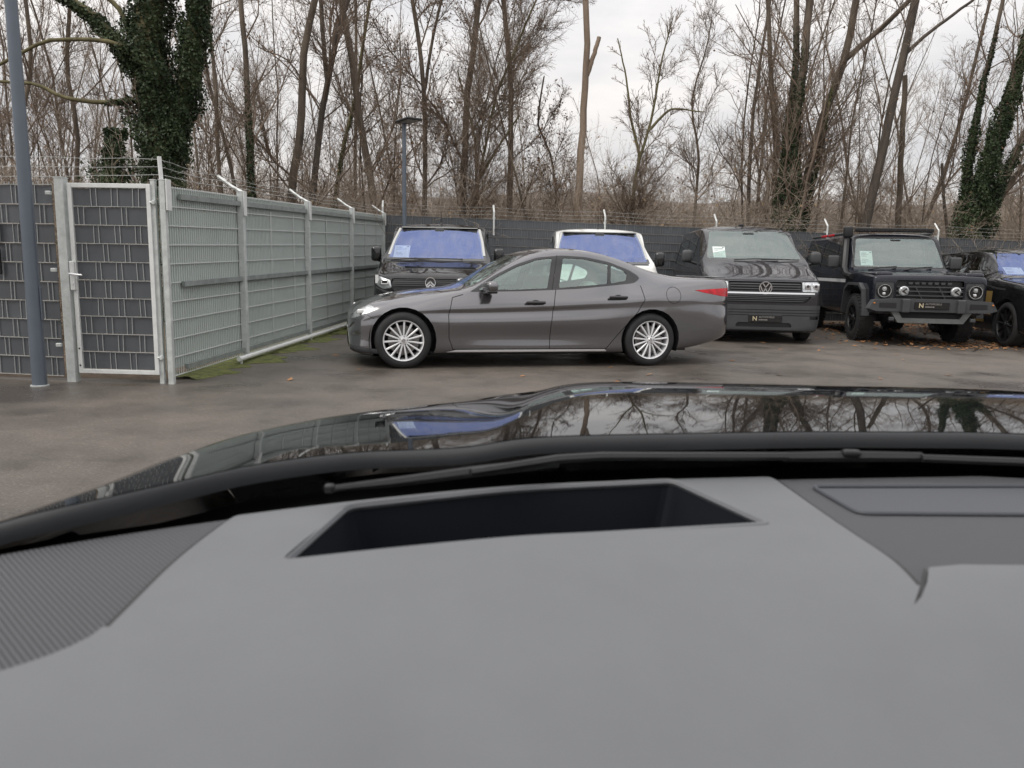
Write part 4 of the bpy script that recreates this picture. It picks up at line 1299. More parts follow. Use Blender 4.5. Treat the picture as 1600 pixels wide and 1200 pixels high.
    o = B.finish(t, {0: ('body', body_m, None, 0), 2: ('shut_line', black_plastic, None, .004), 3: ('window_trim', gloss_black, None, .001),
                 4: ('side_window', side_glass, None, .006), 5: ('headlight', lamp_clear, None, .002), 6: ('tail_light', red_lens, None, -.003),
                 7: ('grille', black_plastic, None, .01), 8: ('windscreen', clear_glass, None, .003), 9: ('lower_trim', grey_plastic, None, .002),
                 10: ('sill_strip', alloy, None, -.006)}, body_pieces(1.2, 3.6, 3.6), RM)
    # wheels
    ms = wheel_meshes(.318, .230, .225, 'multi', 15)
    mats = (rubber, alloy, chrome, black_plastic, disc_metal, disc_metal)
    for x, yw, r in ((WX, .895, .15), (RX, .905, .31)):
        for sd in (-1, 1):
            put_wheel(t, ms, x, sd*yw, .318, mats, r)
            wheel_well(t, x, WZ, AR+.012, sd*.86, sd*.50)
    MB().box(.5, 4.3, -.60, .60, .16, .40).build('underbody', interior, t)
    mb = MB().box(1.55, 3.7, -.78, .78, .30, .52)
    mb.build('cabin_floor', interior, t)
    dash_block(t, 1.50, 1.95, .70, .62, .875)
    steering(t, 1.98, -.36, .86)
    seats(t, [(2.25, (-.36, .36))], .50, .56)
    mb = MB(); rblock(mb, (3.10, 0, .52), (.5, 1.2, .18), .05); rblock(mb, (3.40, 0, .76), (.14, 1.2, .46), .05, Matrix.Rotation(R_(20), 3, 'Y'))
    for y in (-.36, .36): rblock(mb, (3.50, y, 1.03), (.10, .24, .12), .04)
    mb.build('rear_bench', seat_cloth, t, True, angle=50)
    cover = mat('clear_plastic_cover', (.55, .62, .60), .25, bump=.6, bscale=14)
    mb = MB(); rblock(mb, (3.06, -.40, .84), (.26, .34, .30), .09, Matrix.Rotation(R_(24), 3, 'Y'))
    mb.build('seat_cover', cover, t, True, angle=60)
    # handles, mirrors
    for sd in (-1, 1):
        for x, z in ((2.26, .755), (3.27, .825)):
            mb = MB(); rblock(mb, (x, sd*.905, z), (.235, .035, .036), .016)
            h = mb.build('door_handle', gloss_black, t, True, angle=50)
            mb = MB(); mb.lathe([(0, 0), (.045, 0), (.055, .006)], 20); 
            q = mb.build('handle_recess', black_plastic, h); q.location = (x, sd*.888, z); q.scale = (1, 1, .55)
        mb = MB(); rblock(mb, (1.70, sd*.99, .935), (.13, .24, .12), .05, Matrix.Rotation(R_(-12*sd), 3, 'Z'))
        mi = mb.build('door_mirror', body_m, t, True, angle=60)
        mb = MB(); rblock(mb, (1.71, sd*.98, .878), (.12, .22, .04), .018); rblock(mb, (1.70, sd*.86, .865), (.09, .14, .03), .012)
        mb.build('mirror_foot', gloss_black, mi, True)
    # headlamp inside, boot lip, fin
    for sd in (-1, 1):
        mb = MB(); rblock(mb, (.275, sd*.745, .635), (.07, .03, .05), .014)
        mb.build('headlamp_lens', white_light, o[5], True)
    mb = MB(); rblock(mb, (4.75, 0, 1.075), (.14, 1.16, .016), .007)
    mb.build('boot_lip', body_m, t, True)
    mb = MB(); rblock(mb, (4.88, 0, .58), (.02, .52, .115), .006); mb.build('number_plate', paper, t)
    return t

sedan = make_sedan()
ra, rb_ = Vector((-1.23, 8.55)), Vector((1.67, 9.24))
yaw = math.atan2((rb_-ra).y, (rb_-ra).x)
dirx = Vector((math.cos(yaw), math.sin(yaw))); diry = Vector((-dirx.y, dirx.x))
mid = (ra+rb_)/2
org = mid - dirx*(.74+3.70)/2 + diry*.90
sedan.location = (org.x, org.y, 0); sedan.rotation_euler = (0, 0, yaw)
# ================================================================ vans and off-roaders, nose to the camera
def sstep(a, b, x):
    t = np.clip((x-a)/(b-a), 0, 1); return t*t*(3-2*t)

def box_body(xs, W, ztop, zsill, xb, xt, belt, roof_in=.80, tight=.5, hood_r=.10):
    """sections of a cab-over-bonnet vehicle; xb/xt: foot and head of the windscreen"""
    xs = np.asarray(xs, float)
    w = pchip(W, xs); zt = pchip(ztop, xs); zs = pchip(zsill, xs)
    zbh = zt-hood_r                                     # bonnet edge
    k = sstep(xb-.12, xb+.10, xs)                       # 0 bonnet, 1 cabin
    bz = zbh*(1-k)+np.minimum(belt, zt-.03)*k
    up = np.maximum(zt-bz, .02)
    tum = 1-(1-roof_in)*np.clip((zt-bz)/(ztop[len(ztop)//2][1]-belt), 0, 1)**.9
    z6h, z6c = zt-hood_r*.42, bz+up*.80
    y6 = (w*.93)*(1-k)+w*tum*k
    z6 = z6h*(1-k)+z6c*k
    z7 = zt-(hood_r*.20)*(1-k)-up*.075*k
    y7 = (w*.82)*(1-k)+w*(tum-.055)*k
    y8 = (w*.45)*(1-k)+w*(tum-.36)*k
    z8 = zt-(hood_r*.05)*(1-k)-up*.018*k
    h = bz-zs
    P = np.stack([np.stack(c, 1) for c in (
        (w*.86, zs-.04), (w*.955, zs), (w*.99, zs+h*.22), (w*1.0, zs+h*.5), (w*.995, zs+h*.82), (w*.975, bz),
        (y6, z6), (y7, z7), (y8, z8), (w*0, zt))], 1)
    return P

VX = [0,.012,.03,.055,.085,.12,.16,.21,.27,.35,.45,.56,.68,.8,.9,1.0,1.08,1.16,1.24,1.32,1.42,1.52,1.62,1.72,1.8,1.88,1.96,2.06,2.2,2.5,2.9,3.3,3.7,4.1,4.4,4.6,4.72,4.82,4.88,4.92,4.95]
FRONT = lambda n, c: n.x < -.22 and c.x < .9
SIDE = lambda n, c: abs(n.y) > .35

def rings(mb, cy, cz, x, r, thick, sx=1.0, n=32, dep=.012):
    """flat ring facing -x"""
    V = []; F = []
    for k in range(n):
        a = 2*math.pi*k/n
        for rr, xx in ((r, x), (r, x-dep), (r-thick, x-dep), (r-thick, x)):
            V.append((xx, cy+rr*sx*math.cos(a), cz+rr*math.sin(a)))
    for k in range(n):
        q = (k+1) % n
        for i in range(4):
            j = (i+1) % 4
            F.append((k*4+i, q*4+i, q*4+j, k*4+j))
    return mb.add(V, F)

def stroke(mb, pts, w, x, dep=.012):
    """flat strokes facing -x through (y, z) points"""
    for (a, b), (c, d) in zip(pts, pts[1:]):
        u = Vector((c-a, d-b)).normalized(); n = Vector((-u.y, u.x))*w/2; u *= w*.35
        mb.prism([(a-u.x+n.x, b-u.y+n.y), (c+u.x+n.x, d+u.y+n.y), (c+u.x-n.x, d+u.y-n.y), (a-u.x-n.x, b-u.y-n.y)], x-dep, x, 'X')
    return mb

def wiper(parent, a, b, lift=.012):
    a = Vector(a); b = Vector(b)
    mb = MB().tube([a, a.lerp(b, .5)+Vector((-lift, 0, lift)), b], .009, 5)
    return mb.build('wiper', black_plastic, parent)

def side_details(B, doors, seam, wins, zb, zlow, pid_seam=2, pid_win=4):
    for sd in (-1, 1):
        k = dict(side=sd, cond=SIDE)
        for x0, x1 in doors:
            B.line([(x0, zlow), (x0, zb), (x0, zb+.02)], seam, 'y', pid_seam, **k)
            B.line([(x1, zlow), (x1, zb), (x1, zb+.02)], seam, 'y', pid_seam, **k)
        for w in wins: B.cut(w, 'y', pid_win, **k)

def delivery_van(name, label, col, full=True, blue=(.46, .54, 1.0)):
    """rounded short-nosed van with double-chevron badge"""
    t = empty(name, label=label, cat='van')
    ztop = [(0,.74),(.012,.84),(.03,.90),(.07,.96),(.12,1.0),(.25,1.045),(.5,1.11),(.85,1.195),(1.0,1.235),(1.15,1.31),(1.5,1.575),(1.75,1.755),(1.9,1.83),(2.1,1.875),(2.6,1.905),(4.4,1.90),(4.7,1.87),(4.85,1.78),(4.92,1.6),(4.95,1.3)]
    W = [(0,.52),(.012,.64),(.03,.72),(.07,.80),(.14,.865),(.27,.915),(.5,.945),(1.0,.96),(4.4,.96),(4.8,.93),(4.95,.86)]
    zs = [(0,.26),(.1,.22),(.4,.20),(4.5,.24),(4.95,.34)]
    B = Body(None, VX, 4, P=box_body(VX, W, ztop, zs, 1.0, 1.95, 1.16, .84))
    B.bvh()
    glassb = MATS.get('coated_blue_windscreen') or glass('coated_blue_windscreen', (.80, .84, .86), (.32, .41, .80), .36, power=.75, film=.22)
    sg = MATS.get('dark_side_glass') or glass('dark_side_glass', (.16, .18, .18), (.95, 1, 1), .10)
    # windscreen with its black frit border
    B.cut(rpoly([(-.84,1.235),(.84,1.235),(.72,1.815),(-.72,1.815)], .05, 3), 'x', 3, cond=lambda n, c: n.x < -.15 and .95 < c.x < 2.3)
    B.cut(rpoly([(-.81,1.275),(.81,1.275),(.695,1.79),(-.695,1.79)], .06, 3), 'x', 8, cond=lambda n, c: n.x < -.15 and .95 < c.x < 2.3)
    win = [rpoly([(1.28,1.20),(1.72,1.60),(1.95,1.68),(2.15,1.69),(2.15,1.20)], .04, 2), rpoly([(2.3,1.20),(2.3,1.69),(3.3,1.69),(3.3,1.20)], .06, 2), rpoly([(3.42,1.20),(3.42,1.69),(4.6,1.66),(4.6,1.20)], .06, 2)]
    side_details(B, [(1.14, 2.22), (2.24, 3.36)], .008, win, 1.14, .26)
    # face
    B.cut(rpoly([(-.62,.80),(.62,.80),(.60,.945),(-.60,.945)], .03, 2), 'x', 7, cond=FRONT)
    for s in (-1, 1):
        B.cut(rpoly([(s*.60,.80),(s*.74,.775),(s*.915,.865),(s*.93,.99),(s*.80,.985),(s*.63,.93)], .02, 2), 'x', 5, cond=lambda n, c: n.x < -.10 and c.x < .7)
        B.cut(rpoly([(s*.58,.52),(s*.84,.56),(s*.86,.70),(s*.66,.70)], .03, 2), 'x', 7, cond=FRONT)
        for x in (.86, 4.12): B.cut(circle(x, .33, .40, 24), 'y', 99, side=s, cond=SIDE)
    B.cut(rpoly([(-.50,.30),(.50,.30),(.56,.62),(-.56,.62)], .04, 2), 'x', 7, cond=FRONT)
    B.cut(rpoly([(-.84,.20),(.84,.20),(.84,.29),(-.84,.29)], .01, 1), 'x', 9, cond=FRONT)
    B.line([(-.80,1.225),(.80,1.225)], .02, 'x', 2, cond=lambda n, c: n.x < -.05 and c.x < 1.3)
    spec = {0: ('body', col, None, 0), 2: ('shut_line', black_plastic, None, .004), 3: ('windscreen_border', gloss_black, None, .001), 4: ('side_window', sg, None, .004),
            5: ('headlight', lamp_clear, None, .012), 7: ('grille', black_plastic, None, .03), 8: ('windscreen', glassb, None, .003), 9: ('lower_trim', grey_plastic, None, 0)}
    o = B.finish(t, spec, body_pieces(1.1, 3.4, 3.5))
    if full:
        x = B.fx(0, .87)-.004
        for z in (.835, .865, .895, .925):
            mb = MB().tube([(B.fx(y, z)-.002, y, z) for y in np.linspace(-.58, .58, 9)], .006, 4)
            mb.build('grille_bar', grey_plastic, t)
        mb = rings(MB(), 0, .885, x-.004, .088, .012, .92)
        stroke(mb, [(-.055, .85), (0, .905), (.055, .85)], .022, x-.004)
        stroke(mb, [(-.055, .805), (0, .86), (.055, .805)], .022, x-.004)
        mb.build('badge', chrome, t)
        for s in (-1, 1):
            bx = B.fx(s*.70, .875)
            mb = MB()
            rblock(mb, (bx+.02, s*.72, .875), (.03, .13, .07), .012); mb.build('headlamp_housing', gloss_black, o[5])
            mb = MB()
            stroke(mb, [(s*.66, .895), (s*.66, .858), (s*.76, .858), (s*.76, .895)], .016, bx-.004)
            mb.build('lamp_guide', white_light, o[5])
            mb = MB(); stroke(mb, [(s*.845, .88), (s*.845, .975)], .05, B.fx(s*.845, .92)-.002); mb.build('turn_signal', white_light, o[5])
            ln = MB().tube([(B.fx(s*y, z)-.004, s*y, z) for y, z in ((.60,.72),(.72,.745),(.85,.80))], .016, 5)
            ln.build('bumper_trim', grey_plastic, t)
        plate(t, B.fx(0, .46)-.012, 0, .46)
    for s in (-1, 1):
        mb = MB(); rblock(mb, (1.36, s*1.045, 1.33), (.13, .17, .25), .05)
        mi = mb.build('door_mirror', gloss_black, t, True, angle=60)
        mb = MB().tube([(1.36, s*.93, 1.20), (1.36, s*1.05, 1.24)], .03, 6); mb.build('mirror_foot', black_plastic, mi)
    ms = wheel_meshes(.33, .21, .215, 'five', 7)
    for x in (.86, 4.12):
        for s in (-1, 1):
            put_wheel(t, ms, x, s*.935, .33, (rubber, grey_plastic, black_plastic, black_plastic, disc_metal, disc_metal), .3)
            wheel_well(t, x, .33, .412, s*.92, s*.55)
    MB().box(.3, 4.8, -.62, .62, .17, .5).build('underbody', interior, t)
    MB().box(1.0, 4.8, -.84, .84, .5, .62).build('cabin_floor', interior, t)
    dash_block(t, 1.05, 1.55, .82, .85, 1.19)
    steering(t, 1.62, -.42, 1.15)
    seats(t, [(1.95, (-.45, .45))], .78, .66)
    MB().box(2.7, 2.75, -.84, .84, .6, 1.75).build('bulkhead', interior, t)
    mb = MB(); rblock(mb, (1.76, 0, 1.71), (.06, .18, .09), .02); rblock(mb, (1.80, 0, 1.765), (.10, .16, .05), .02); mb.build('mirror_housing', grey_plastic, t)
    mb = MB(); mb.lathe([(.03, 0), (.022, .02), (.006, .04), (.004, .22), (0, .22)], 8, 'Z', (2.15, 0, 1.875)); mb.build('aerial', black_plastic, t)
    for s in (-1, 1):
        MB().tube([(1.20, s*.80, 1.30), (1.55, s*.755, 1.55), (1.86, s*.69, 1.77)], .035, 6).build('pillar_trim', mat('pale_pillar_trim', (.50, .51, .50), .7), t)
    MB().box(1.80, 2.6, -.66, .66, 1.80, 1.815).build('headlining', MATS['pale_pillar_trim'], t)
    wiper(t, (.99, .30, 1.245), (1.03, -.45, 1.262)); wiper(t, (.99, .75, 1.235), (1.02, .10, 1.262))
    return t

van_black = paint('black_van_paint', (.010, .010, .011), .1, .22, .3)
van_white = paint('white_van_paint', (.72, .72, .70), .0, .10, .35)
van_grey = paint('dark_grey_van_paint', (.032, .032, .038), .35, .12, .3)
navy = paint('dark_navy_paint', (.009, .011, .019), .2, .12, .3)
suv_black = paint('black_suv_paint', (.008, .008, .009), .2, .12, .3)

def place_front(o, px_x, y, yaw_deg):
    """put a nose-first vehicle with the middle of its nose at (x, y)"""
    o.location = (px_x, y, 0); o.rotation_euler = (0, 0, R_(90+yaw_deg))

v1 = delivery_van('delivery_van', 'black van with double-chevron badge and blue-tinted windscreen beside the green fence', van_black)
place_front(v1, -1.29, 11.95, 1.0)
v2 = delivery_van('delivery_van', 'white van with blue-tinted windscreen behind the grey sedan', van_white, False, (.50, .62, 1.0))
place_front(v2, 1.52, 12.55, -1.0)

def passenger_van():
    t = empty('passenger_van', label='dark grey van with round chrome badge and chrome grille strip', cat='van')
    ztop = [(0,.66),(.012,.80),(.03,.90),(.06,.985),(.10,1.03),(.2,1.075),(.45,1.16),(.7,1.245),(.88,1.315),(1.0,1.375),(1.3,1.60),(1.6,1.815),(1.75,1.90),(1.95,1.955),(2.3,1.985),(4.4,1.98),(4.7,1.95),(4.85,1.86),(4.92,1.6),(4.95,1.3)]
    W = [(0,.60),(.012,.72),(.03,.79),(.07,.855),(.14,.905),(.27,.935),(.5,.95),(1.0,.952),(4.4,.952),(4.8,.93),(4.95,.88)]
    zs = [(0,.26),(.1,.22),(.4,.20),(4.5,.24),(4.95,.34)]
    B = Body(None, VX, 4, P=box_body(VX, W, ztop, zs, .90, 1.80, 1.22, .82, hood_r=.12))
    B.bvh()
    cg = MATS['clear_windscreen_glass']; sg = MATS['dark_side_glass']
    ok = lambda n, c: n.x < -.15 and .85 < c.x < 2.3
    B.cut(rpoly([(-.83,1.335),(.83,1.335),(.70,1.895),(-.70,1.895)], .05, 3), 'x', 3, cond=ok)
    B.cut(rpoly([(-.80,1.37),(.80,1.37),(.675,1.87),(-.675,1.87)], .06, 3), 'x', 8, cond=ok)
    win = [rpoly([(1.16,1.27),(1.52,1.62),(1.78,1.74),(2.05,1.76),(2.05,1.27)], .04, 2), rpoly([(2.2,1.27),(2.2,1.76),(3.2,1.76),(3.2,1.27)], .06, 2), rpoly([(3.32,1.27),(3.32,1.76),(4.6,1.73),(4.6,1.27)], .06, 2)]
    side_details(B, [(1.05, 2.12), (2.14, 3.26)], .008, win, 1.21, .26)
    B.cut([(-.97,.10),(.97,.10),(.97,.625),(-.97,.625)], 'x', 9, cond=lambda n, c: c.x < .44 and n.z > -.6)
    B.cut(rpoly([(-.565,.845),(.565,.845),(.575,.995),(-.575,.995)], .015, 2), 'x', 7, cond=FRONT)
    B.cut(rpoly([(-.74,.765),(.74,.765),(.62,.655),(-.62,.655)], .03, 2), 'x', 7, cond=FRONT)
    B.cut(rpoly([(-.78,.80),(.78,.80),(.78,.825),(-.78,.825)], .004, 1), 'x', 10, cond=FRONT)
    B.cut(rpoly([(-.45,.27),(.45,.27),(.42,.34),(-.42,.34)], .02, 1), 'x', 7, cond=FRONT)
    for z in (.545, .50, .46): B.line([(-.93, z), (.93, z)], .012, 'x', 11, cond=FRONT)
    for s in (-1, 1):
        B.cut(rpoly([(s*.585,.845),(s*.87,.84),(s*.925,.88),(s*.91,1.01),(s*.585,1.005)], .015, 2), 'x', 5, cond=lambda n, c: n.x < -.05 and c.x < .5)
        B.cut(rpoly([(s*.72,.40),(s*.88,.40),(s*.88,.445),(s*.72,.445)], .015, 2), 'x', 7, cond=FRONT)
        for x in (.80, 3.85): B.cut(circle(x, .34, .40, 24), 'y', 99, side=s, cond=SIDE)
    B.line([(-.9,1.015),(.9,1.015)], .008, 'x', 2, cond=FRONT)
    o = B.finish(t, {0: ('body', van_grey, None, 0), 2: ('shut_line', black_plastic, None, .004), 3: ('windscreen_border', gloss_black, None, .001), 4: ('side_window', sg, None, .004),
        5: ('headlight', lamp_clear, None, .01), 7: ('grille', black_plastic, None, .025), 8: ('windscreen', cg, None, .003), 9: ('bumper', grey_plastic, None, -.004),
        10: ('chrome_strip', chrome, None, -.008), 11: ('bumper_groove', black_plastic, None, .006)}, body_pieces(1.0, 3.3, 3.4))
    for z in (.875, .915, .955):
        MB().tube([(B.fx(y, z)-.0, y, z) for y in np.linspace(-.55, .55, 9)], .011, 4).build('grille_bar', grey_plastic, t)
    for z, w in ((.685, .60), (.715, .64), (.742, .68)):
        MB().tube([(B.fx(y, z)-.0, y, z) for y in np.linspace(-w, w, 9)], .008, 4).build('grille_bar', grey_plastic, t)
    x = B.fx(0, .90)-.006
    mb = MB().lathe([(0, 0), (.10, 0), (.10, .01)], 32, 'X', (x, 0, .895)); bd = mb.build('badge', gloss_black, t)
    mb = rings(MB(), 0, .895, x-.001, .104, .013)
    stroke(mb, [(-.044, .965), (0, .905), (.044, .965)], .016, x-.001)
    stroke(mb, [(-.082, .925), (-.036, .822), (0, .885), (.036, .822), (.082, .925)], .016, x-.001)
    mb.build('badge_letters', chrome, bd)
    for s in (-1, 1):
        xx = B.fx(s*.72, .92)
        for y, w in ((.67, .10), (.80, .11)):
            mb = MB(); rblock(mb, (B.fx(s*y, .92)+.004, s*y, .925), (.02, w, .10), .01)
            h = mb.build('headlamp_cell', chrome, o[5], True)
            mb = MB().lathe([(0, 0), (.022, .0), (.026, .01)], 20, 'X', (B.fx(s*y, .92)-.012, s*y, .93)); mb.build('lamp_lens', grey_plastic, o[5])
        mb = MB(); rblock(mb, (1.28, s*1.105, 1.40), (.12, .19, .22), .06)
        mi = mb.build('door_mirror', grey_plastic, t, True, angle=60)
        MB().tube([(1.28, s*.93, 1.27), (1.28, s*1.06, 1.31)], .03, 6).build('mirror_foot', black_plastic, mi)
    plate(t, B.fx(0, .40)-.014, -.02, .405)
    ms = wheel_meshes(.34, .21, .215, 'five', 7)
    for xw in (.80, 3.85):
        for s in (-1, 1):
            put_wheel(t, ms, xw, s*.925, .34, (rubber, alloy, black_plastic, black_plastic, disc_metal, disc_metal), .3)
            wheel_well(t, xw, .34, .412, s*.91, s*.55)
    MB().box(.3, 4.8, -.62, .62, .20, .5).build('underbody', interior, t)
    MB().box(.95, 4.8, -.84, .84, .5, .62).build('cabin_floor', interior, t)
    dash_block(t, 1.0, 1.5, .82, .9, 1.27)
    steering(t, 1.56, -.42, 1.22)
    seats(t, [(1.85, (-.45, .10, .52)), (3.0, (-.45, .0, .45))], .82, .62)
    mb = MB(); rblock(mb, (1.62, 0, 1.80), (.05, .20, .08), .02); mb.build('mirror_housing', grey_plastic, t)
    mb = MB(); rblock(mb, (2.3, 0, 2.0), (.18, .07, .05), .02); mb.build('aerial', black_plastic, t)
    wiper(t, (.92, .35, 1.35), (.95, -.40, 1.366)); wiper(t, (.92, -.10, 1.35), (.95, -.74, 1.36))
    return t

v3 = passenger_van()
place_front(v3, 4.05, 12.45, -5.0)

def offroader():
    t = empty('off_roader', label='dark navy boxy off-roader with round headlights, snorkel and winch bumper', cat='car')
    xs = [.13,.14,.16,.2,.3,.45,.6,.75,.9,1.05,1.2,1.35,1.42,1.48,1.53,1.58,1.64,1.7,1.76,1.82,1.88,1.94,2.0,2.1,2.3,2.6,3.0,3.4,3.8,4.2,4.5,4.7,4.78,4.8]
    ztop = [(.13,1.08),(.14,1.12),(.16,1.14),(.3,1.165),(.8,1.19),(1.35,1.21),(1.42,1.215),(1.50,1.26),(1.86,1.80),(1.92,1.86),(2.0,1.885),(2.3,1.895),(4.6,1.90),(4.76,1.88),(4.8,1.6)]
    W = [(.13,.845),(.14,.87),(.17,.885),(.3,.89),(1.4,.89),(4.6,.89),(4.8,.86)]
    zs = [(.13,.55),(.5,.50),(1.0,.46),(4.2,.46),(4.8,.56)]
    xs_ = np.array(xs)
    P = box_body(xs, W, ztop, zs, 1.42, 1.90, 1.21, .87, hood_r=.05)
    B = Body(None, xs, 4, P=P)
    B.bvh()
    cg = MATS['clear_windscreen_glass']; sg = MATS['dark_side_glass']
    ok = lambda n, c: n.x < -.15 and 1.3 < c.x < 2.3
    B.cut(rpoly([(-.80,1.255),(.80,1.255),(.70,1.825),(-.70,1.825)], .04, 3), 'x', 3, cond=ok)
    B.cut(rpoly([(-.77,1.28),(.77,1.28),(.675,1.79),(-.675,1.79)], .05, 3), 'x', 8, cond=ok)
    win = [rpoly([(1.66,1.26),(1.86,1.62),(1.95,1.72),(2.40,1.74),(2.40,1.26)], .04, 2), rpoly([(2.55,1.26),(2.55,1.74),(3.4,1.74),(3.4,1.26)], .04, 2), rpoly([(3.55,1.26),(3.55,1.74),(4.6,1.74),(4.6,1.26)], .04, 2)]
    side_details(B, [(1.55, 2.46), (2.49, 3.46)], .010, win, 1.20, .5)
    f = lambda n, c: n.x < -.3 and c.x < .4
    B.cut(rpoly([(-.52,.70),(.52,.70),(.52,1.06),(-.52,1.06)], .02, 1), 'x', 7, cond=f)
    for s in (-1, 1):
        B.cut(rpoly([(s*.55,.72),(s*.84,.72),(s*.84,1.03),(s*.55,1.03)], .03, 2), 'x', 9, cond=f)
        for x in (.92, 3.84): B.cut(rpoly([(x-.56,.40),(x-.46,.86),(x-.28,.955),(x+.28,.955),(x+.46,.86),(x+.56,.40)], .08, 3), 'y', 99, side=s, cond=SIDE)
        B.cut([(1.55,.99),(3.46,.99),(3.46,1.05),(1.55,1.05)], 'y', 10, side=s, cond=SIDE)
    o = B.finish(t, {0: ('body', navy, None, 0), 2: ('shut_line', black_plastic, None, .004), 3: ('windscreen_border', black_plastic, None, 0), 4: ('side_window', sg, None, .004),
        7: ('grille', black_plastic, None, .05), 8: ('windscreen', cg, None, .003), 9: ('headlight_panel', grey_plastic, None, .008), 10: ('trim_strip', alloy, None, -.006)}, body_pieces(1.5, 3.6, 3.6))
    xf = .125
    for z in (.745, .815, .885, .955):
        MB().box(xf-.01, xf+.02, -.51, .51, z-.010, z+.010).build('grille_bar', grey_plastic, t)
    for y in np.linspace(-.30, .30, 7):
        MB().box(xf-.006, xf+.02, y-.03, y+.03, .995, 1.03, .004).build('grille_slot', grey_plastic, t)
    for y in (-.18, .18):
        MB().tube([(xf, y-.10, .72), (xf, y+.05, .97)], .010, 5).build('grille_brace', grey_plastic, t)
    for s in (-1, 1):
        mb = MB().lathe([(0, -.01), (.06, -.012), (.078, .0), (.085, .03)], 24, 'X', (xf-.02, s*.40, .885))
        sp = mb.build('spot_lamp', lamp_clear, t, True)
        mb = MB(); stroke(mb, [(s*.40-.03, .92), (s*.40+.02, .885), (s*.40-.03, .85)], .016, xf-.034); mb.build('lamp_mark', black_plastic, sp)
        mb = MB().lathe([(0, .02), (.105, .02), (.115, -.005), (.125, .0), (.125, .03)], 32, 'X', (xf-.01, s*.70, .885))
        h = mb.build('headlight', gloss_black, t, True)
        mb = rings(MB(), s*.70, .885, xf-.012, .106, .010); mb.build('light_ring', lamp_clear, h)
        mb = MB().lathe([(0, -.012), (.035, -.008), (.042, .01)], 20, 'X', (xf, s*.70, .915)); mb.build('lamp_lens', lamp_clear, h, True)
        mb = MB().lathe([(0, -.008), (.025, -.004), (.03, .01)], 20, 'X', (xf, s*.70, .835)); mb.build('lamp_lens', chrome, h, True)
        # bonnet side channels, mirrors
        mb = MB(); rblock(mb, (.78, s*.70, 1.145), (1.18, .30, .10), .045); mb.build('wing_top', navy, t, True, angle=50)
        mb = MB(); rblock(mb, (1.80, s*1.06, 1.36), (.10, .20, .22), .03); mi = mb.build('door_mirror', grey_plastic, t, True, angle=50)
        MB().tube([(1.80, s*.88, 1.28), (1.80, s*1.0, 1.30)], .025, 6).build('mirror_foot', black_plastic, mi)
        for x in (.92, 3.84):
            out = [(-.60,.46),(-.48,.90),(-.29,1.0),(.29,1.0),(.48,.90),(.60,.46),(.55,.46),(.45,.865),(.275,.955),(-.275,.955),(-.45,.865),(-.55,.46)]
            mb = MB()
            for i in range(5):
                a, b, c, d = out[i], out[i+1], out[10-i], out[11-i]
                mb.prism([(x+a[0], a[1]), (x+b[0], b[1]), (x+c[0], c[1]), (x+d[0], d[1])], s*.84, s*.955, 'Y')
            mb.build('arch_trim', grey_plastic, t)
        for x in (2.75, 3.25):
            mb = MB(); rblock(mb, (x+.4, s*.75, 1.885), (.34, .05, .05), .015); mb.build('roof_reflector', red_lens, t)
        MB().tube([(2.1, s*.72, 1.895), (4.6, s*.72, 1.895)], .028, 8).build('roof_rail', grey_plastic, t)
    # winch bumper
    mb = MB()
    mb.prism([(-.98,.60),(-.90,.74),(-.55,.765),(.55,.765),(.90,.74),(.98,.60),(.86,.56),(-.86,.56)], -.06, .12, 'X')
    bp = mb.build('bumper', grey_plastic, t)
    for s in (-1, 1):
        mb = MB(); rblock(mb, (-.07, s*.42, .655), (.10, .12, .22), .02); mb.build('bumper_horn', grey_plastic, bp)
        mb = MB().prism([(s*.56, .615), (s*.82, .625), (s*.82, .695), (s*.56, .70)], -.066, -.05, 'X'); mb.build('bumper_slot', black_plastic, bp)
        mb = MB(); rblock(mb, (-.066, s*.90, .69), (.02, .028, .022), .006); mb.build('marker_lamp', mat('amber_lens', (.6, .22, .04), .2), bp)
        mb = MB(); rblock(mb, (-.06, s*.62, .44), (.06, .08, .06), .015); mb.build('tow_eye', grey_plastic, t)
    sk = mat('skid_plate_grey', (.16, .17, .17), .45, .3, var=.15)
    mb = MB().prism([(-.62,.56),(-.50,.38),(.50,.38),(.62,.56),(.50,.56),(.44,.455),(-.44,.455),(-.50,.56)], -.02, .06, 'X'); mb.build('skid_plate', sk, t)
    MB().box(.05, .10, -.52, .52, .43, .70).build('radiator_guard', interior, t)
    plate(t, -.075, .02, .665)
    # snorkel, light bar
    mb = MB(); mb.tube([(1.15, .91, 1.10), (1.45, .92, 1.13), (1.62, .915, 1.24), (1.90, .83, 1.72), (1.92, .82, 1.93)], [.05, .055, .06, .06, .055], 8)
    rblock(mb, (1.88, .82, 1.90), (.12, .16, .20), .03); mb.build('snorkel', black_plastic, t, True)
    mb = MB(); rblock(mb, (1.93, 0, 1.945), (.10, 1.36, .075), .02); lb = mb.build('light_bar', black_plastic, t)
    for k in range(12):
        y = -.60+k*1.2/11
        MB().box(1.876, 1.884, y-.042, y+.042, 1.922, 1.968).build('light_cell', gloss_black, lb)
    ms = wheel_meshes(.40, .225, .27, 'offroad', 8)
    for x in (.92, 3.84):
        for s in (-1, 1):
            put_wheel(t, ms, x, s*.93, .40, (rubber, dark_alloy, black_plastic, black_plastic, disc_metal, disc_metal), .2)
            MB().box(x-.55, x+.55, min(s*.45, s*.60), max(s*.45, s*.60), .45, 1.0).build('wheel_well', interior, t)
            MB().box(x-.5, x+.5, min(s*.60, s*.86), max(s*.60, s*.86), .965, 1.0).build('wheel_well', interior, t)
    MB().box(.4, 4.7, -.50, .50, .36, .62).build('underbody', interior, t)
    MB().tube([(.92, -.70, .40), (.92, .70, .40)], .06, 8).build('axle', interior, t)
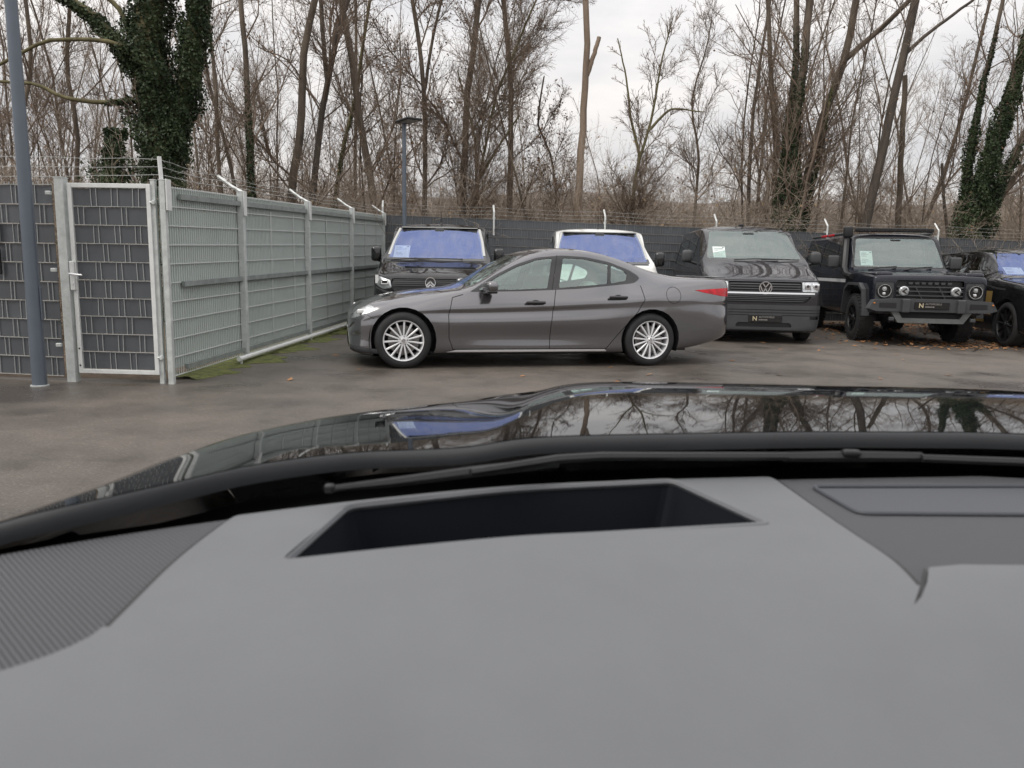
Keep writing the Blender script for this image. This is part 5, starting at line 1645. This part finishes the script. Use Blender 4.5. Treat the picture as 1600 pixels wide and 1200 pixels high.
    MB().tube([(3.84, -.70, .40), (3.84, .70, .40)], .06, 8).build('axle', interior, t)
    MB().box(1.4, 4.7, -.80, .80, .6, .70).build('cabin_floor', interior, t)
    dash_block(t, 1.50, 1.80, .78, .95, 1.22)
    steering(t, 1.90, -.40, 1.22)
    seats(t, [(2.2, (-.42, .42)), (3.1, (-.42, .42))], .85, .60)
    mb = MB(); rblock(mb, (1.84, 0, 1.74), (.04, .18, .07), .015); mb.build('mirror_housing', interior, t)
    wiper(t, (1.44, .55, 1.225), (1.50, .05, 1.29)); wiper(t, (1.44, -.05, 1.225), (1.50, -.55, 1.29))
    return t

v4 = offroader()
place_front(v4, 6.72, 12.42, -6.5)

def luxury_suv():
    t = empty('luxury_suv', label='black sport utility vehicle with gold side stripe and black multi-spoke wheels', cat='car')
    xs = [0,.012,.03,.06,.1,.16,.25,.35,.5,.65,.8,.95,1.1,1.25,1.38,1.48,1.58,1.68,1.78,1.88,1.98,2.08,2.18,2.3,2.45,2.7,3.0,3.4,3.8,4.2,4.5,4.65,4.75,4.8,4.84]
    ztop = [(0,.78),(.012,.86),(.03,.92),(.1,.97),(.3,1.02),(.8,1.08),(1.3,1.125),(1.42,1.15),(1.6,1.235),(2.1,1.53),(2.3,1.605),(2.6,1.645),(3.0,1.65),(4.2,1.62),(4.6,1.55),(4.75,1.35),(4.84,1.1)]
    W = [(0,.62),(.012,.74),(.03,.81),(.1,.88),(.25,.93),(.6,.96),(4.2,.965),(4.6,.93),(4.84,.82)]
    zs = [(0,.30),(.3,.26),(4.4,.28),(4.84,.42)]
    B = Body(None, xs, 4, P=box_body(xs, W, ztop, zs, 1.42, 2.35, 1.06, .76, hood_r=.07))
    B.bvh()
    sg = MATS['dark_side_glass']
    glassb = MATS['coated_blue_windscreen']
    ok = lambda n, c: n.x < -.12 and 1.35 < c.x < 2.7
    B.cut(rpoly([(-.80,1.14),(.80,1.14),(.66,1.58),(-.66,1.58)], .05, 3), 'x', 3, cond=ok)
    B.cut(rpoly([(-.77,1.17),(.77,1.17),(.64,1.56),(-.64,1.56)], .05, 3), 'x', 8, cond=ok)
    win = [rpoly([(1.72,1.11),(2.12,1.40),(2.35,1.48),(2.66,1.49),(2.66,1.11)], .03, 2), rpoly([(2.76,1.11),(2.76,1.49),(3.3,1.48),(3.62,1.44),(3.62,1.11)], .03, 2), rpoly([(3.70,1.11),(3.70,1.43),(4.4,1.36),(4.4,1.13)], .03, 2)]
    side_details(B, [(1.58, 2.70), (2.72, 3.66)], .008, win, 1.05, .3)
    f = lambda n, c: n.x < -.25 and c.x < .4
    B.cut(rpoly([(-.5,.66),(.5,.66),(.5,.84),(-.5,.84)], .03, 2), 'x', 7, cond=f)
    B.cut(rpoly([(-.6,.34),(.6,.34),(.5,.52),(-.5,.52)], .03, 2), 'x', 7, cond=f)
    for s in (-1, 1):
        B.cut(rpoly([(s*.54,.78),(s*.90,.83),(s*.90,.92),(s*.54,.88)], .02, 2), 'x', 5, cond=lambda n, c: n.x < -.05 and c.x < .6)
        for x in (.88, 3.78): B.cut(circle(x, .37, .42, 26), 'y', 99, side=s, cond=SIDE)
        B.cut([(1.36,.50),(1.57,.50),(1.57,.90),(1.36,.90)], 'y', 10, side=s, cond=SIDE)
        B.cut([(1.60,.36),(2.6,.36),(2.6,.41),(1.60,.41)], 'y', 10, side=s, cond=SIDE)
    B.finish(t, {0: ('body', suv_black, None, 0), 2: ('shut_line', black_plastic, None, .004), 3: ('windscreen_border', gloss_black, None, 0), 4: ('side_window', sg, None, .004),
        5: ('headlight', lamp_clear, None, .01), 7: ('grille', black_plastic, None, .03), 8: ('windscreen', glassb, None, .003), 10: ('gold_stripe', gold, None, -.002)}, body_pieces(1.5, 3.8, 3.8))
    for s in (-1, 1):
        mb = MB(); rblock(mb, (1.86, s*1.06, 1.17), (.14, .24, .15), .05); mi = mb.build('door_mirror', gloss_black, t, True, angle=60)
        MB().tube([(1.88, s*.92, 1.08), (1.86, s*1.02, 1.10)], .03, 6).build('mirror_foot', gloss_black, mi)
        for x in (2.55, 3.55):
            mb = MB(); rblock(mb, (x, s*.965, .86), (.22, .03, .03), .012); mb.build('door_handle', gloss_black, t)
    ms = wheel_meshes(.37, .275, .25, 'multi', 10)
    for x in (.88, 3.78):
        for s in (-1, 1):
            put_wheel(t, ms, x, s*.94, .37, (rubber, dark_alloy, black_plastic, black_plastic, disc_metal, disc_metal), .1)
            wheel_well(t, x, .37, .432, s*.93, s*.55)
    MB().box(.3, 4.6, -.62, .62, .25, .5).build('underbody', interior, t)
    MB().box(1.4, 4.6, -.82, .82, .5, .6).build('cabin_floor', interior, t)
    dash_block(t, 1.5, 1.95, .78, .8, 1.12)
    steering(t, 2.05, -.4, 1.08)
    seats(t, [(2.4, (-.42, .42)), (3.3, (-.42, .42))], .68, .58)
    return t

v5 = luxury_suv()
place_front(v5, 8.95, 11.75, -7.5)
# ================================================================ the dark car the picture is taken from
car = empty('dark_car', (.58, 0, 0), 0, 'black car in the foreground seen from its driver seat: bonnet, wiper and grey dashboard', 'car')
OX = .58
black_paint = paint('black_bonnet_paint', (.006, .007, .008), .0, .0, .2)
dash_m = mat('soft_grey_dashboard', (.148, .155, .166), .60, var=.05, vscale=7, bump=.06, bscale=420)
dark_dash = mat('dark_tray_plastic', (.006, .008, .012), .7, spec=.2)
hud_m = mat('blue_grey_panel', (.070, .075, .087), .6)
def weave_nodes(nt, b):
    L = nt.links.new
    tc = nt.nodes.new('ShaderNodeTexCoord')
    w1 = nt.nodes.new('ShaderNodeTexWave'); w1.inputs['Scale'].default_value = 115; w1.inputs['Distortion'].default_value = .5; w1.bands_direction = 'DIAGONAL'
    L(tc.outputs['Object'], w1.inputs['Vector'])
    rp = nt.nodes.new('ShaderNodeValToRGB')
    rp.color_ramp.elements[0].color = (.042, .043, .048, 1); rp.color_ramp.elements[1].color = (.105, .108, .120, 1)
    L(w1.outputs['Fac'], rp.inputs['Fac']); L(rp.outputs['Color'], b.inputs['Base Color'])
    bp = nt.nodes.new('ShaderNodeBump'); bp.inputs['Strength'].default_value = .6; bp.inputs['Distance'].default_value = .002
    L(w1.outputs['Fac'], bp.inputs['Height']); L(bp.outputs['Normal'], b.inputs['Normal'])
    b.inputs['Roughness'].default_value = .7
weave = node_ground('woven_dash_trim', weave_nodes)

XE = [(.3,-.50),(.5,-.478),(.65,-.462),(.82,-.447),(1.04,-.442),(1.256,-.393),(1.45,-.28),(1.56,-.19),(1.7,-.12),(1.9,.03),(2.1,.22),(2.2,.34)]
XCR = [(.5,-.06),(.9,-.02),(1.3,.03),(1.7,.085),(2.2,.14)]
YR = [(-.55,.50),(-.47,.585),(-.426,.616),(-.384,.640),(-.347,.677),(-.312,.729),(-.271,.790),(-.15,.868),(0,.885),(.154,.902),(.396,.932),(.58,.943)]
YD = [(-.75,.32),(-.60,.46),(-.424,.611),(-.265,.717),(-.133,.785),(.024,.846),(.152,.873),(.31,.899),(.58,.935)]
fold = lambda X: X if X <= OX else 2*OX-X
p1 = lambda tab, v: float(pchip(tab, v))
def zbon(X, Y):
    X = fold(X)
    u = max(0.0, Y-.9)
    c = (X-p1(XCR, Y))/.055; k = 1/(1+math.exp(-3.2*c)); kb = 1/(1+math.exp(-1.1*c))
    z = kb*(.972+.0435*u-.1406*u*u)+(1-kb)*(.985-.08*(Y-.6))-(.35*max(0, Y-1.93)**2)-.02*max(0, .9-Y)
    d = X-p1(XE, Y)
    if d > 0: z -= .034*math.exp(-d/.072)
    else: z -= .034+.47*(-d)+3.0*d*d
    z += .009*k-.008
    return max(z, .30)
class Sheet(Body):
    def __init__(s, fn, nu, nv):
        s.bm = bm = bmesh.new()
        vs = [[bm.verts.new(fn(i/(nu-1), j/(nv-1))) for j in range(nv)] for i in range(nu)]
        for i in range(nu-1):
            for j in range(nv-1): bm.faces.new((vs[i][j], vs[i+1][j], vs[i+1][j+1], vs[i][j+1]))
        bm.normal_update()
        if sum(f.normal.z for f in bm.faces) < 0:
            bmesh.ops.reverse_faces(bm, faces=list(bm.faces)); bm.normal_update()
        s.nl = bm.verts.layers.float_vector.new('n0'); s.pl = bm.faces.layers.int.new('pid')
        for v in bm.verts: v[s.nl] = v.normal

lip_m = mat('dark_reflection_lip', (.016, .018, .021), .55)  # matt black stands in for the dark reflection on the bonnet's rear lip
# bonnet
def bon(a, b):
    # a: left to right, b: rear to front
    X0 = -.50
    X = X0+(2*(OX-X0))*a
    yr = p1(YR, fold(X))
    Y = yr+.004+(2.16-yr)*b**1.05
    return (X-OX, Y, zbon(X, Y))
MB().grid(bon, 130, 66).build('bonnet', black_paint, car, True, angle=60)
def rear_lip(a, b):  # rolled rear lip of the bonnet, its dark reflection put into the colour
    X = -.50+(2*(OX+.50))*a; yr = p1(YR, fold(X)); ang = b*math.pi*.5
    return (X-OX, yr+.004-.010*math.sin(ang), zbon(X, yr+.004)-.001-.018*(1-math.cos(ang)))
MB().grid(rear_lip, 130, 8).build('bonnet_lip', lip_m, car, True, angle=60)
# wings: from the bonnet edge down the sides, and the nose
def wing(sd):
    def fn(a, b):
        Y = .30+1.86*a
        X = -.50
        z0 = zbon(X, Y)
        prof = [(0, z0+.0), (-.035, z0-.035), (-.055, z0-.10), (-.06, .60), (-.055, .40), (-.03, .25)]
        f = b*(len(prof)-1); i = min(int(f), len(prof)-2); u = f-i
        dx = prof[i][0]*(1-u)+prof[i+1][0]*u; zz = prof[i][1]*(1-u)+prof[i+1][1]*u
        x = X+dx
        return ((x if sd < 0 else 2*OX-x)-OX, Y, min(zz, z0))
    return MB().grid(fn, 40, 18).build('wing', black_paint, car, True, angle=60)
wing(-1); wing(1)
def nose(a, b):
    X = -.50+2*(OX+.50)*a
    z0 = zbon(X, 2.16); k = b
    return (X-OX, 2.16+.10*math.sin(k*math.pi)*(.4+.6*math.sin(a*math.pi)), z0+(.22-z0)*k)
MB().grid(nose, 40, 16).build('front_bumper', black_paint, car, True, angle=60)
# cowl below the windscreen
def cowl(a, b):
    X = -.62+2*(OX+.62)*a; f = fold(X)
    y0 = p1(YD, f)-.03; y1 = p1(YR, f)+.14
    return (X-OX, y0+(y1-y0)*b, .895-.004*b)
MB().grid(cowl, 60, 5).build('cowl', black_plastic, car, True)
# windscreen
WSL = .62
def wsc(a, b):
    X = -.62+2*(OX+.62)*a; f = fold(X)
    y0 = p1(YD, f)+.022; h = .66*b
    y = y0-h/WSL*(.80+.20*(1-abs(X-OX)/(OX+.62))); 
    Xs = OX+(X-OX)*(1-.14*b)
    return (Xs-OX, y, .918+h)
ws_glass = glass('own_windscreen_glass', (.965, .975, .97), (1, 1, 1), .004, power=.03)
MB().grid(wsc, 40, 24).build('windscreen', ws_glass, car, True, angle=80)
for sd in (-1, 1):
    pts = []
    for b in np.linspace(0, 1, 10):
        q = wsc(0 if sd < 0 else 1, b); pts.append((q[0]+sd*.03, q[1], q[2]))
    MB().tube(pts, .04, 8).build('a_pillar', black_plastic, car, True)
# roof, doors, floor and seats behind the camera
def roof(a, b):
    q = wsc(a, 1.0); X = q[0]
    return (X*1.03, q[1]+.03+(-2.5-q[1])*b, 1.59+.05*math.sin(math.pi*min(1, b*.8+.1))-.06*(X/1.1)**2)
MB().grid(roof, 24, 16).build('roof', black_paint, car, True, thick=.03)
for sd in (-1, 1):
    mb = MB(); rblock(mb, (sd*1.12, -1.05, .62), (.07, 2.66, .64), .03); d = mb.build('door', black_paint, car, True)
    mb = MB(); rblock(mb, (sd*.62, -.62, .42), (.50, .50, .18), .05); rblock(mb, (sd*.62, -.92, .78), (.48, .15, .66), .05); rblock(mb, (sd*.62, -1.0, 1.18), (.26, .10, .18), .04)
    mb.build('seat', seat_cloth, car, True, angle=50)
MB().box(-1.08, 1.08, -2.5, 1.0, .24, .30).build('floor', interior, car)
mb = MB(); rblock(mb, (0, -2.45, .75), (2.2, .12, .95), .05); mb.build('tailgate', black_paint, car, True)
ms = wheel_meshes(.34, .24, .23, 'five', 7)
for Y, xw in ((1.08, 1.02), (-1.5, 1.10)):
    for sd in (-1, 1):
        e = put_wheel(car, ms, 0, -1, .34, (rubber, alloy, chrome, black_plastic, disc_metal, disc_metal))
        e.location = (sd*xw, Y, .34); e.rotation_euler = (0, 0, -math.pi/2 if sd < 0 else math.pi/2)
# wipers
def gzp(px, py, z):
    d = _M @ Vector(((px-800)/_f, -(py-600)/_f, -1.0)); k = (z-CAM_H)/d.z
    return (d.x*k-OX, d.y*k, z)
zw = .950
wp = MB().tube([gzp(515, 764, zw), gzp(610, 754, zw), gzp(740, 737, zw), gzp(872, 722, zw+.002)], [.003, .005, .006, .006], 6).build('wiper_blade', black_plastic, car, True)
MB().tube([gzp(735, 738, zw+.008), gzp(872, 717, zw+.010), gzp(940, 713, zw+.010), gzp(1230, 713, zw+.006)], [.004, .005, .005, .005], 6).build('wiper_arm', black_plastic, wp, True)
mb = MB(); rblock(mb, gzp(515, 763, zw+.003), (.010, .009, .009), .003); mb.build('blade_end', black_plastic, wp)
w2 = MB().tube([gzp(1225, 714, zw), gzp(1330, 713, zw), gzp(1440, 714, zw)], [.006, .007, .006], 6).build('wiper_blade', black_plastic, car, True)
mb = MB(); rblock(mb, gzp(1330, 708, zw+.005), (.022, .012, .009), .004); mb.build('wiper_joint', black_plastic, w2)
MB().tube([gzp(1440, 716, zw), gzp(1600, 722, zw), gzp(1900, 735, zw)], [.005, .005, .004], 6).build('wiper_arm', black_plastic, w2, True)

# dashboard: one skin, cut into its panels
ZD = .93
def dash(a, b):
    X = -.66+2*(OX+.66)*a; f = fold(X)
    y1 = p1(YD, f); Y = .16+(y1-.16)*b
    z = ZD-.006*math.exp(-(y1-Y)/.012)*1.0
    sl = .05+.17*min(1, max(0, (X+.28)/.22)); z -= sl*.010*math.log1p(math.exp(min(60, (.585+.05*X-Y)/.010)))+.25*max(0, .50-Y)**1.8+.10*max(0, X-.12)*max(0, .62-Y)
    z += .006*math.exp(-((Y-.60)/.09)**2)*max(0, 1-abs(X-.02)/.6)
    if X > .33: z -= .11*max(0, .60-Y)*min(1, (X-.33)/.12)
    return (X-OX, Y, z)
D = Sheet(dash, 150, 80)
def dp(px, py): q = gzp(px, py, ZD); return (q[0], q[1])
LW = [dp(372,796), dp(165,966), dp(140,982), dp(110,995), dp(75,1007), dp(40,1017), dp(0,1027), dp(-60,1040), dp(-160,1058), (-1.3, .36), (-1.3, .72), (dp(372,796)[0], .80)]
D.cut(LW, 'z', 2)
RW = [dp(1204,738), dp(1440,905), dp(1452,888), dp(1500,884), dp(1600,884), dp(1760,890), (1.3, .60), (1.3, 1.0), (dp(1204,738)[0], .96)]
D.cut(RW, 'z', 3)
D.line([dp(371,798), dp(165,967)], .006, 'z', 5)
D.line([dp(1204,740), dp(1438,906)], .007, 'z', 5)
D.cut([dp(1444,884), dp(1451,890), dp(1449,905), dp(1441,919), dp(1430,927), dp(1436,914), dp(1441,900)], 'z', 5)
HW = rpoly([dp(1268,757), dp(1342,799), (.62-OX+.30, .775), (.62-OX+.34, .893)], .012, 3)
D.cut(HW, 'z', 6)
TR = rpoly([dp(542,791), dp(800,763), dp(1052,751), dp(1202,820), dp(830,842), dp(440,881)], [.012, .05, .012, .008, .05, .008], 3)
D.cut(TR, 'z', 99)
od = D.finish(car, {0: ('dashboard', dash_m, None, 0), 2: ('woven_trim', weave, None, .003), 3: ('woven_trim', weave, None, .004), 5: ('panel_gap', black_plastic, None, .003), 6: ('display_recess', hud_m, None, .0035)})
dashb = od[0]
def ring_tube(poly, zoff, r, name, m, parent):
    pts = [(x, y, ZD+zoff) for x, y in poly]; pts.append(pts[0])
    return MB().tube(pts, r, 6, False).build(name, m, parent, True)
ring_tube(TR, -.001, .004, 'tray_lip', dash_m, dashb)
ring_tube(HW, -.002, .0025, 'recess_lip', hud_m, dashb)
V = [(x, y, ZD+.002) for x, y in TR]; cx = sum(p[0] for p in TR)/len(TR); cy = sum(p[1] for p in TR)/len(TR); n = len(TR)
V += [(cx+(x-cx)*.90, cy+(y-cy)*.86, ZD-.075) for x, y in TR]
MB().add(V, [(i, (i+1) % n, n+(i+1) % n, n+i) for i in range(n)]+[tuple(range(n, 2*n))]).build('storage_tray', dark_dash, dashb)
# front of the dashboard below the pad and the wheel behind it
mb = MB(); rblock(mb, (0, .36, .60), (2.2, .30, .44), .06); mb.build('lower_dash', interior, car, True)
mb = MB(); pts = [(-.58+.185*math.cos(a), .06+.07*math.sin(a), .74+.17*math.sin(a)) for a in np.linspace(0, 2*math.pi, 29)]
mb.tube(pts, .016, 8, False); rblock(mb, (-.58, .08, .74), (.16, .06, .12), .02); mb.tube([(-.76, .06, .74), (-.40, .06, .74)], .015, 6); mb.build('steering_wheel', interior, car, True)

# ================================================================ price sheets behind the windscreens
def sheet_on(v, lx, ly, lz, tilt, w, h, label, seed):
    p = v.matrix_basis @ Vector((lx, ly, lz))
    return sheet(tuple(p), v.rotation_euler.z-math.pi/2, tilt, w, h, label, 7, seed)
sheet_on(v1, 1.16, .60, 1.275, R_(-52), .26, .33, 'white price sheet behind the windscreen of the black van', 1)
sheet_on(v3, 1.06, .57, 1.385, R_(-48), .21, .28, 'white price sheet behind the windscreen of the dark grey van', 2)
sheet_on(v4, 1.62, .52, 1.30, R_(-30), .21, .30, 'white price sheet behind the windscreen of the off-roader', 3)
sheet_on(v5, 1.70, .46, 1.19, R_(-58), .30, .22, 'white price sheet behind the windscreen of the black sport utility vehicle', 4)
